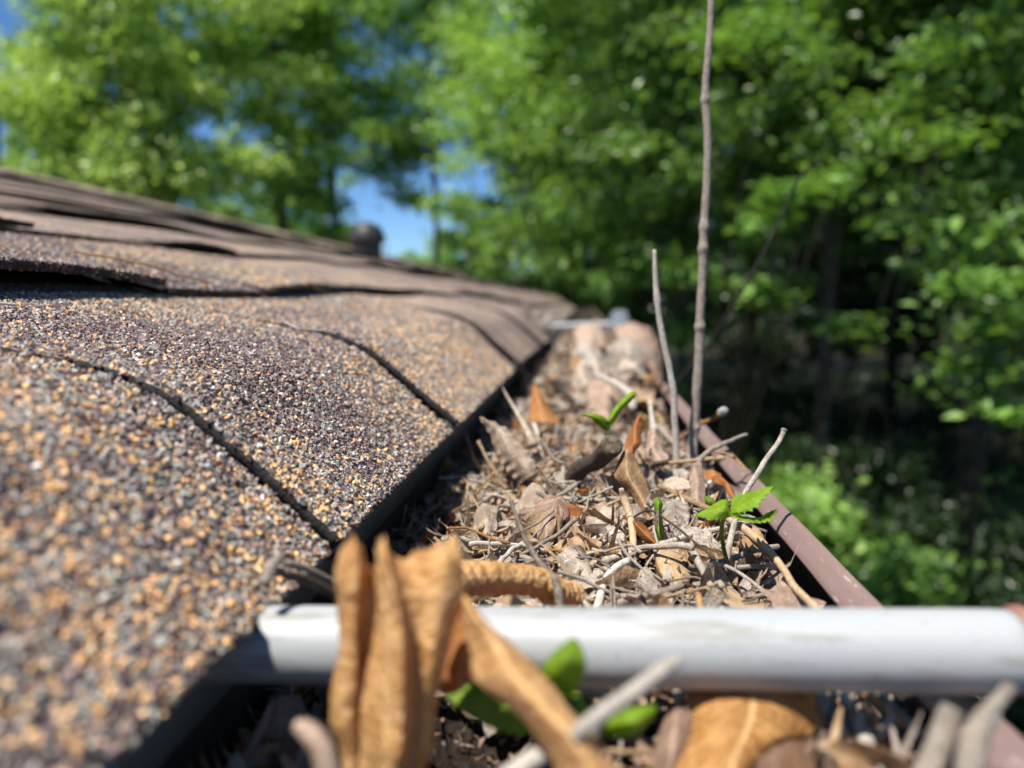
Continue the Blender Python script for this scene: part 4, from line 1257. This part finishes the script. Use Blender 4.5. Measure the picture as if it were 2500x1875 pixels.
patch("big_brown_leaf", [
    [(1690, 1640, 12.4), (1750, 1635, 12.3), (1830, 1635, 12.3), (1920, 1640, 12.4), (1995, 1655, 12.5)],
    [(1685, 1715, 11.8), (1755, 1712, 11.5), (1840, 1708, 11.55), (1920, 1715, 11.7), (1992, 1725, 12.0)],
    [(1665, 1785, 11.5), (1745, 1780, 11.1), (1830, 1775, 11.1), (1912, 1776, 11.3), (1988, 1782, 11.7)],
    [(1640, 1860, 10.9), (1725, 1858, 10.5), (1800, 1845, 10.5), (1858, 1826, 10.8), (1925, 1803, 11.3)],
    [(1615, 1985, 10.0), (1700, 1985, 9.6), (1765, 1965, 9.8), (1805, 1920, 10.2), (1850, 1868, 10.9)],
], M_caramel, "broad veined caramel-brown leaf lying below the tube in front", n=60, m=50, crink=.045, freq=2.6, seed=21, solid=.006, torn=.05)
patch("pinkish_leaf", [
    [(1620, 1760, 11.6), (1650, 1735, 11.5), (1690, 1740, 11.6)],
    [(1595, 1830, 11.2), (1640, 1820, 10.9), (1680, 1830, 11.1)],
    [(1590, 1930, 10.8), (1630, 1930, 10.6), (1670, 1930, 10.8)],
], M_pinkb, "pinkish-brown leaf tucked against the broad caramel leaf", crink=.03, seed=22)
patch("shadowed_leaf", [
    [(1850, 1850, 10.6), (1920, 1810, 10.8), (1990, 1800, 11)],
    [(1830, 1930, 10.2), (1910, 1920, 10.2), (1990, 1910, 10.4)],
], M_shadeleaf, "brown leaf with shade in its colour, curling under the broad caramel leaf", crink=.03, seed=23)


# ------------------------------------------------------------------ living seedlings
def seedling_leaf(parent, grid, seed, serr=.0):
    C = np.array([[aY(*p) for p in row] for row in grid])
    n_, m_ = 34, 19
    A = crv(C, n_)
    B = np.swapaxes(crv(np.swapaxes(A, 0, 1), m_), 0, 1)
    mid = B[:, m_ // 2:m_ // 2 + 1]
    u = np.linspace(0, 1, n_)
    v = np.linspace(-1, 1, m_)
    k = 1 + serr * (((u * 9) % 1) - .5)[:, None] * (np.abs(v) ** 3)[None]
    V = (mid + (B - mid) * k[..., None])
    ve = .02 * np.sin((u[:, None] - .35 * np.abs(v)[None]) * 60)
    V[..., 2] += ve
    return obj("leaf", V.reshape(-1, 3), gridfaces(n_, m_), M_green, parent, uv=np.stack(np.broadcast_arrays((v * .5 + .5)[None], u[:, None]), -1).reshape(-1, 2), solid=.012)


sd = empty("seedling", aY(1783, 1405, 19.4))
tag(sd, "green seedling with three pointed serrated leaves near the gutter lip", "seedling")
V, F, uv = tube([aY(1785, 1412, 19.3), aY(1776, 1375, 19.5), aY(1765, 1330, 19.2), aY(1762, 1290, 18.9), aY(1768, 1264, 18.7), aY(1782, 1258, 18.6)], [.065, .06, .055, .06, .05, .04], 12, nsamp=50)
obj("stem", V, F, M_stemg, sd, uv=uv)
seedling_leaf(sd, [[(1780, 1256, 18.7), (1781, 1256, 18.7), (1782, 1256, 18.7)], [(1765, 1268, 18.3), (1768, 1240, 18.4), (1775, 1220, 19.3)], [(1740, 1270, 18.0), (1740, 1247, 18.2), (1752, 1225, 19.1)], [(1715, 1263, 17.9), (1718, 1254, 18.1), (1725, 1243, 18.6)], [(1698, 1257, 18.0), (1699, 1257, 18.0), (1700, 1256, 18.1)]], 1, .3)
seedling_leaf(sd, [[(1782, 1256, 18.7), (1782, 1255, 18.7), (1783, 1254, 18.7)], [(1812, 1256, 18.4), (1800, 1242, 18.6), (1788, 1215, 19.5)], [(1845, 1240, 18.2), (1830, 1224, 18.5), (1820, 1203, 19.4)], [(1868, 1215, 18.3), (1858, 1206, 18.5), (1850, 1196, 19.0)], [(1889, 1189, 18.6), (1889, 1188, 18.6), (1888, 1187, 18.6)]], 2, .5)
seedling_leaf(sd, [[(1783, 1258, 18.6), (1784, 1257, 18.7), (1785, 1257, 18.7)], [(1812, 1270, 18.3), (1815, 1264, 18.6), (1815, 1262, 19.1)], [(1850, 1276, 18.2), (1852, 1268, 18.5), (1850, 1266, 19.1)], [(1880, 1270, 18.3), (1878, 1262, 18.6), (1870, 1254, 19.0)], [(1898, 1246, 18.7), (1897, 1245, 18.7), (1896, 1244, 18.8)]], 3, .3)
seedling_leaf(sd, [[(1740, 1235, 19.9), (1741, 1235, 19.9), (1742, 1235, 19.9)], [(1728, 1230, 19.9), (1733, 1224, 19.9), (1742, 1220, 20.0)], [(1718, 1214, 20.0), (1720, 1212, 20.0), (1722, 1210, 20.0)]], 4, .2)

sp = empty("sprout", aY(1487, 1075, 27))
tag(sp, "bright green sprout with two smooth narrow leaves behind the broken branch", "sprout")
V, F, uv = tube([aY(1487, 1080, 27), aY(1485, 1050, 27), aY(1486, 1035, 27)], [.06, .05, .04], 10, nsamp=14)
obj("stem", V, F, M_stemg, sp, uv=uv)
seedling_leaf(sp, [[(1484, 1042, 27), (1486, 1040, 27), (1489, 1042, 27)], [(1484, 1025, 26.8), (1490, 1027, 26.6), (1500, 1030, 27)], [(1496, 1000, 27), (1505, 1002, 26.8), (1514, 1008, 27.1)], [(1520, 972, 27.3), (1528, 978, 27.1), (1536, 984, 27.4)], [(1540, 958, 27.6), (1545, 962, 27.5), (1552, 966, 27.6)], [(1550, 957, 27.7), (1552, 958, 27.7), (1554, 960, 27.7)]], 5)
seedling_leaf(sp, [[(1480, 1052, 26.8), (1483, 1050, 26.8), (1487, 1048, 26.9)], [(1462, 1040, 26.5), (1470, 1032, 26.4), (1482, 1026, 26.8)], [(1448, 1024, 26.3), (1455, 1019, 26.2), (1466, 1014, 26.6)], [(1434, 1016, 26.3), (1436, 1014, 26.2), (1440, 1010, 26.4)], [(1421, 1014, 26.4), (1422, 1012, 26.4), (1423, 1011, 26.4)]], 6)

gl = empty("folded_sprout", aY(1612, 1335, 21))
tag(gl, "single green leaf standing folded beside the tan strap-shaped leaf", "sprout")
seedling_leaf(gl, [[(1614, 1332, 21), (1615, 1332, 20.9), (1617, 1331, 21)], [(1602, 1305, 21.2), (1610, 1306, 20.9), (1620, 1303, 21.3)], [(1600, 1278, 21.4), (1608, 1276, 21.1), (1618, 1274, 21.5)], [(1598, 1255, 21.5), (1606, 1252, 21.2), (1615, 1250, 21.6)], [(1597, 1232, 21.6), (1607, 1228, 21.3), (1618, 1232, 21.7)], [(1599, 1216, 21.8), (1605, 1214, 21.6), (1612, 1216, 21.9)]], 7)
V, F, uv = tube([aY(1617, 1345, 20.8), aY(1615, 1328, 21)], [.03, .03], 8, nsamp=6)
obj("stem", V, F, M_stemg, gl, uv=uv)

ns_ = empty("near_seedling", aY(1400, 1800, 10.2))
tag(ns_, "blurred green seedling with rounded leaves in front of the white tube", "seedling")
V, F, uv = tube([aY(1420, 1850, 10.2), aY(1400, 1760, 10.2), aY(1390, 1700, 10.1)], [.06, .055, .05], 10, nsamp=20)
obj("stem", V, F, M_stemg, ns_, uv=uv)
seedling_leaf(ns_, [[(1385, 1700, 10.1), (1388, 1698, 10.1), (1392, 1698, 10.1)], [(1330, 1670, 10), (1360, 1660, 9.7), (1420, 1665, 9.9)], [(1322, 1635, 9.9), (1370, 1620, 9.6), (1430, 1625, 9.8)], [(1350, 1595, 9.9), (1385, 1590, 9.7), (1425, 1592, 9.9)], [(1395, 1560, 10), (1400, 1560, 10), (1408, 1562, 10)]], 8, .1)
seedling_leaf(ns_, [[(1345, 1690, 10.4), (1350, 1688, 10.4), (1355, 1686, 10.4)], [(1350, 1730, 10.2), (1385, 1715, 10.0), (1410, 1695, 10.3)], [(1380, 1770, 10.1), (1410, 1750, 9.9), (1435, 1720, 10.2)], [(1430, 1780, 10.1), (1435, 1775, 10.1), (1440, 1765, 10.1)]], 9)
seedling_leaf(ns_, [[(1450, 1790, 10.4), (1452, 1786, 10.4), (1455, 1780, 10.4)], [(1490, 1795, 10.2), (1500, 1765, 10), (1515, 1735, 10.3)], [(1545, 1795, 10.1), (1555, 1760, 9.9), (1565, 1725, 10.2)], [(1600, 1745, 10.3), (1602, 1735, 10.3), (1600, 1722, 10.3)]], 10)
seedling_leaf(ns_, [[(1345, 1790, 11.5), (1350, 1785, 11.5), (1352, 1780, 11.5)], [(1240, 1790, 11.2), (1270, 1740, 11.4), (1300, 1700, 11.8)], [(1150, 1750, 11), (1180, 1700, 11.3), (1210, 1650, 11.7)], [(1080, 1690, 11.2), (1095, 1665, 11.4), (1110, 1640, 11.7)]], 11)

# bits lying on the roof
P = [roof_pt(np.array([s]), np.array([y]), h)[0] for s, y, h in ((17.5, 28.5, .75), (19.5, 33.5, .42), (20.6, 38, .4), (20.0, 46, .4))]
V, F, uv = tube([aY(178, 616, 28.6), aY(330, 640, 31.5), aY(430, 668, 34), aY(520, 692, 36.5)], [.045, .06, .07, .05], 8, wob=1, seed=3)
tag(obj("pine_needle", V, F, M_two, uv=uv), "long orange-brown straw lying on the upper shingles", "straw")
V, F, uv = tube([aY(690, 782, 29.4), aY(712, 795, 29), aY(740, 804, 28.8), aY(815, 807, 29)], [.02, .035, .03, .02], 8, wob=1, seed=4)
tag(obj("dry_stalk", V, F, M_tww, uv=uv), "tiny pale stalk lying on the joint between two shingles", "stalk")
V, F, uv = tube([aY(0, 740, 19.5), aY(25, 742, 19.6), aY(46, 744, 19.7)], [.03, .045, .02], 8, wob=1, seed=5)
tag(obj("dry_stalk", V, F, M_tww, uv=uv), "pale chip lying on the shingle at the left edge", "stalk")
for q in range(14):
    y = 120 + q * 4.5
    b0 = roof_pt(np.array([1.5 + (q * 7 % 5)]), np.array([y]), .6)[0]
    V, F, uv = tube([b0, b0 + np.array([RS.normal(0, 2), 5 + RS.rand() * 5, RS.rand() * .8]), b0 + np.array([RS.normal(0, 2), 13, RS.rand() * 1.])], .3, 7, wob=1, seed=q)
    tag(obj("roof_twig", V, F, M_twg if q % 2 else M_twd, uv=uv), "blurred twig in the string of debris along the far eave", "twig", "twigs caught along the far eave")


# ------------------------------------------------------------------ trees
def az_pt(px, d, z):
    r = ray(px, 735)
    r = r[:2] / np.linalg.norm(r[:2])
    return np.array([r[0] * d, r[1] * d, z])


def pz(py, d):
    return CAMZ - (py - 735) / 1805 * d


def leaves_at(C, sig, n_each, size, flat=.45, up=.7):
    """leaf-shaped folded blades scattered round each cluster centre"""
    K = len(C)
    N = K * n_each
    sg = np.repeat(np.broadcast_to(sig, (K,)), n_each)[:, None]
    ctr = np.repeat(C, n_each, axis=0) + RS.normal(size=(N, 3)) * sg * np.array([1, 1, flat])
    nrm = RS.normal(size=(N, 3)) * (1 - up) * 1.3 + np.array([0, 0, up])
    nrm /= np.linalg.norm(nrm, axis=1)[:, None]
    d = RS.normal(size=(N, 3))
    d -= nrm * (d * nrm).sum(1)[:, None]
    d /= np.linalg.norm(d, axis=1)[:, None]
    e = np.cross(nrm, d)
    L = size * RS.uniform(.6, 1.2, (N, 1))
    tip, base = ctr + d * L * .5 - nrm * L * .1, ctr - d * L * .5
    l = ctr - e * L * .27 + nrm * L * .06 - d * L * .05
    r = ctr + e * L * .27 + nrm * L * .06 - d * L * .05
    V = np.stack([base, l, tip, r], 1).reshape(-1, 3)
    i = np.arange(N)[:, None] * 4
    F = np.concatenate([i + np.array([[0, 2, 1]]), i + np.array([[0, 3, 2]])])
    return V, F


def tree(name, px, d, z0, z1, R, K, n_each, size, mat, label, cat="tree", group=None, sig=.2, shell=.55, extra=(), trunk_r=.14, limbs=10, gaps=(), base=None, up=.5):
    b = az_pt(px, d, 0) if base is None else np.asarray(base, float)
    root = empty(name, (b[0], b[1], -.15), cm=False)
    tag(root, label, cat, group)
    dirs = RS.normal(size=(K, 3))
    dirs /= np.linalg.norm(dirs, axis=1)[:, None]
    rr = (shell + (1 - shell) * RS.rand(K)) ** 1.0
    zc, hz = (z0 + z1) / 2, (z1 - z0) / 2
    C = np.stack([b[0] + dirs[:, 0] * rr * R, b[1] + dirs[:, 1] * rr * R, zc + dirs[:, 2] * rr * hz], 1)
    C += .3 * R * np.stack([noise(C, 1.1 / R, 5 + j + int(px)) for j in range(3)], 1)
    for (gx, gy_, gr) in gaps:               # openings where the sky shows through
        pc = C - np.array([0, 0, CAMZ])
        fz = pc @ _f
        X = 1250 + 1805 * (pc @ _r) / fz
        Yp = 937.5 - 1805 * (pc @ _u) / fz
        C = C[np.hypot(X - gx, Yp - gy_) > gr * .88]
    V, F = leaves_at(C, sig, int(n_each * 1.8), size * 1.3, up=up)
    Vs, Fs, off = [V], [F], len(V)
    for (ex, ey, ed, es, en, el) in extra:
        c = ray(ex, ey)
        c = c / np.linalg.norm(c[:2]) * ed + np.array([0, 0, CAMZ])
        V, F = leaves_at(c[None] + RS.normal(size=(5, 3)) * es * .5 * np.array([1, 1, .35]), es * .5, en // 5, el, flat=.35, up=.8)
        Vs.append(V)
        Fs.append(F + off)
        off += len(V)
        C = np.concatenate([C, c[None]])
    obj("crown", np.concatenate(Vs), np.concatenate(Fs), mat, root, cm=False, smooth=False)
    tv, tf, tu, o = [], [[], []], [], 0
    ztop = z0 + (z1 - z0) * .8
    trunk = [b + np.array([0, 0, -.15]), b + np.array([.05, .03, ztop * .35]), b + np.array([-.06, .05, ztop * .7]), b + np.array([.05, 0, ztop])]
    idx = list(RS.choice(len(C), min(limbs, len(C)), replace=False)) + list(range(len(C) - len(extra), len(C)))
    segs = [(trunk, [trunk_r * 1.2, trunk_r, trunk_r * .75, trunk_r * .3], 9)]
    for i in idx:
        c = C[i]
        zb = np.clip(c[2] - np.linalg.norm(c[:2] - b[:2]) * .8, .4, ztop * .95)
        s_ = np.array([b[0], b[1], zb])
        mid = (s_ + c) / 2 + np.array([0, 0, -.12 * np.linalg.norm(c - s_)])
        segs.append(([s_, mid, c], [trunk_r * .35, trunk_r * .2, trunk_r * .06], 5))
    for P_, R_, sd_ in segs:
        v, f, u = tube(P_, R_, sd_, nsamp=12)
        tv.append(v)
        tu.append(u)
        tf[0].append(f[0] + o)
        tf[1].append(np.concatenate(f[1:]) + o)
        o += len(v)
    obj("trunk", np.concatenate(tv), [np.concatenate(tf[0]), np.concatenate(tf[1])], M_barkA, root, cm=False, uv=np.concatenate(tu))
    return root


SKYGAPS = [(895, 500, 72), (950, 560, 72), (1010, 440, 32), (1180, 430, 62), (1085, 430, 34), (500, 335, 62), (620, 345, 50), (0, 60, 105), (0, 160, 80), (1110, 350, 45), (570, 240, 45), (430, 60, 55), (1030, 130, 45), (1270, 640, 30), (400, 400, 35), (820, 440, 40), (250, 30, 40), (700, 120, 35), (330, 250, 30), (760, 300, 35), (130, 110, 25), (560, 40, 30)]
tree("tree", 350, 11, 1.6, 10.5, 2.2, 330, 62, .095, L_bright, "bright leafy tree filling the upper left behind the roof", gaps=SKYGAPS, limbs=16, shell=.2, trunk_r=.09)
tree("tree", 20, 12, 1.0, 6.9, 1.9, 190, 60, .095, L_bright, "shorter bright tree at the left edge below the patch of sky", gaps=SKYGAPS, shell=.2, trunk_r=.08)
tree("tree", 690, 13, 1.6, 12, 2.5, 270, 62, .095, L_mid, "thinner tree with pale bare limbs showing left of centre", gaps=SKYGAPS, limbs=26, shell=.2, trunk_r=.09)
tree("tree", 815, 14.5, 3.8, 12.5, 1.8, 190, 62, .1, L_mid, "tree just left of the large gap of blue sky", gaps=SKYGAPS, limbs=14, shell=.2, trunk_r=.08)
tree("tree", 1062, 15, 4.4, 13, 1.8, 190, 60, .1, L_mid, "slim tree whose dark trunk crosses the gap of blue sky", gaps=SKYGAPS, limbs=14, trunk_r=.055, shell=.2)
tree("tree", 1390, 11, 1.2, 10.5, 2.0, 380, 62, .095, L_mid, "leafy tree right of the sky gap with bright layered sprays", gaps=SKYGAPS, shell=.2, trunk_r=.09,
     extra=[(1180, 130, 8, .38, 150, .1), (1240, 180, 8, .35, 150, .1), (1170, 290, 8, .35, 150, .1), (1250, 330, 8, .35, 120, .1), (1120, 390, 9, .2, 60, .1), (1300, 620, 9, .4, 120, .1), (1400, 250, 8, .4, 120, .1)])
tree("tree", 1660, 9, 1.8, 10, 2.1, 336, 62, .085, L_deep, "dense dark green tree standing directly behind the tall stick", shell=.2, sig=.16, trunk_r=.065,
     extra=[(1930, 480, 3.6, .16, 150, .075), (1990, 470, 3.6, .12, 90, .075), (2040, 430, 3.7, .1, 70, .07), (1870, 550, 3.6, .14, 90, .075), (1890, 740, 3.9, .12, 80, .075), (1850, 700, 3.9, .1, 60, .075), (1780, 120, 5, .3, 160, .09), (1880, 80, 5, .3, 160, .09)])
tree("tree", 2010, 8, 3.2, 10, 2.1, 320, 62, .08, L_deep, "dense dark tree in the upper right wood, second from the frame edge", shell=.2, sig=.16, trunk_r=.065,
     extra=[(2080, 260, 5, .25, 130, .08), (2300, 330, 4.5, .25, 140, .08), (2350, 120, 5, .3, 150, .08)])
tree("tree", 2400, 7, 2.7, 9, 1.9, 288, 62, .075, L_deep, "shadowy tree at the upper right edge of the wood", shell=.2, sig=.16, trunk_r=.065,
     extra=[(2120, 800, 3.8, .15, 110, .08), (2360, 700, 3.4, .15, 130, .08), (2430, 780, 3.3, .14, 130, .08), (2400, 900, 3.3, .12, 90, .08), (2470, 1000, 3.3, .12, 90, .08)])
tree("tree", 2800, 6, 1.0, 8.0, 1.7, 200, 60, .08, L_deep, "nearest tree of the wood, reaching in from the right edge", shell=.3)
for q, (px, d, z0, z1, R, lb) in enumerate([
    (1500, 15, .3, 11, 2.5, "backmost tree of the wood, just left of the tall stick"),
    (1830, 14, .3, 11, 2.5, "backmost tree of the wood, just right of the tall stick"),
    (2180, 13, .3, 11, 2.5, "backmost tree of the wood, behind the dark upper right"),
    (2600, 12, .3, 11, 2.5, "backmost tree of the wood, outermost on the right"),
    (1170, 22, .5, 6.6, 2.3, "low far tree showing under the gap of blue sky"),
    (800, 20, .5, 7.0, 2.3, "low far tree behind the middle of the roof ridge"),
    (500, 19, .5, 7.0, 2.5, "low far tree behind the left part of the roof ridge"),
    (1340, 17, .3, 7.5, 2.4, "low far tree where the gutter runs out of sight"),
]):
    tree("tree", px, d, z0, z1, R, 300 if q < 4 else 150, 60, .12, L_shade if q < 4 else L_mid, lb, gaps=SKYGAPS, shell=.2, trunk_r=.1)
tree("tree", 2900, 5.5, 4.6, 9.5, 3.0, 420, 60, .1, L_deep, "tall tree outside the right edge whose canopy shades the wood", base=(4.6, 4.6, 0), shell=.2, trunk_r=.12)
tree("tree", 2300, 9, 4.6, 10.5, 3.2, 420, 60, .1, L_deep, "tall tree in the wood with its canopy above the upper right corner", base=(5.2, 9.0, 0), shell=.2, trunk_r=.12)
# undergrowth seen past the gutter
for q, (px, py, d, R, hgt, mt, lb) in enumerate([
    (1960, 1215, 5.2, .42, 1.0, L_mid, "fresh green bush just outside the gutter lip behind the seedling"),
    (2040, 1390, 4.6, .36, .8, L_mid, "low green bush close to the tube end outside the gutter"),
    (2260, 1320, 4.8, .5, 1.2, L_deep, "dark bush with one bright spray at the right below the wood"),
    (2450, 1180, 5.4, .6, 1.6, L_shade, "dark bush at the right edge halfway up"),
    (2440, 1450, 4.4, .5, 1.0, L_shade, "dark bush at the right edge above the tube end"),
    (2150, 1080, 7.5, .8, 1.6, L_shade, "dark bush deep in the shade of the wood"),
    (1800, 950, 9, 1.0, 1.9, L_shade, "dark bush seen low between tall stick and wood"),
    (2500, 1700, 3.9, .5, .9, L_shade, "dark bush at the lower right corner"),
]):
    zt = pz(py, d) + .25
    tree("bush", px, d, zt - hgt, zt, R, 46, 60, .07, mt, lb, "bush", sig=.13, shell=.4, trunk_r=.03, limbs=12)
# the wood beyond, too far to tell one tree from another
N = 2600
th = RS.uniform(-1.2, 1.25, N)
rr_ = RS.uniform(26, 42, N)
fw = np.stack([rr_ * np.sin(th), rr_ * np.cos(th), RS.uniform(.2, 1, N) ** .8 * (3.6 + 5.5 * np.clip((th + .05) * 2.2, 0, 1))], 1)
V, F = leaves_at(fw, .9, 60, .36, flat=.6, up=.5)
tag(obj("far_wood", V, F, L_shade, cm=False, smooth=False), "dark far-off wood closing the view behind the trees", "wood", kind="stuff")
# shaded ground cover under the wood
N = 1500
gp = np.stack([RS.uniform(0, 16, N), RS.uniform(1, 20, N), RS.uniform(.1, .9, N)], 1)
gp[:, 2] *= np.clip((gp[:, 1] - 3) / 6, .3, 1.4)
V, F = leaves_at(gp, .35, 60, .11, flat=.5)
tag(obj("ground_cover", V, F, L_shade, cm=False, smooth=False), "low shaded plants covering the ground under the trees", "ground cover", kind="stuff")
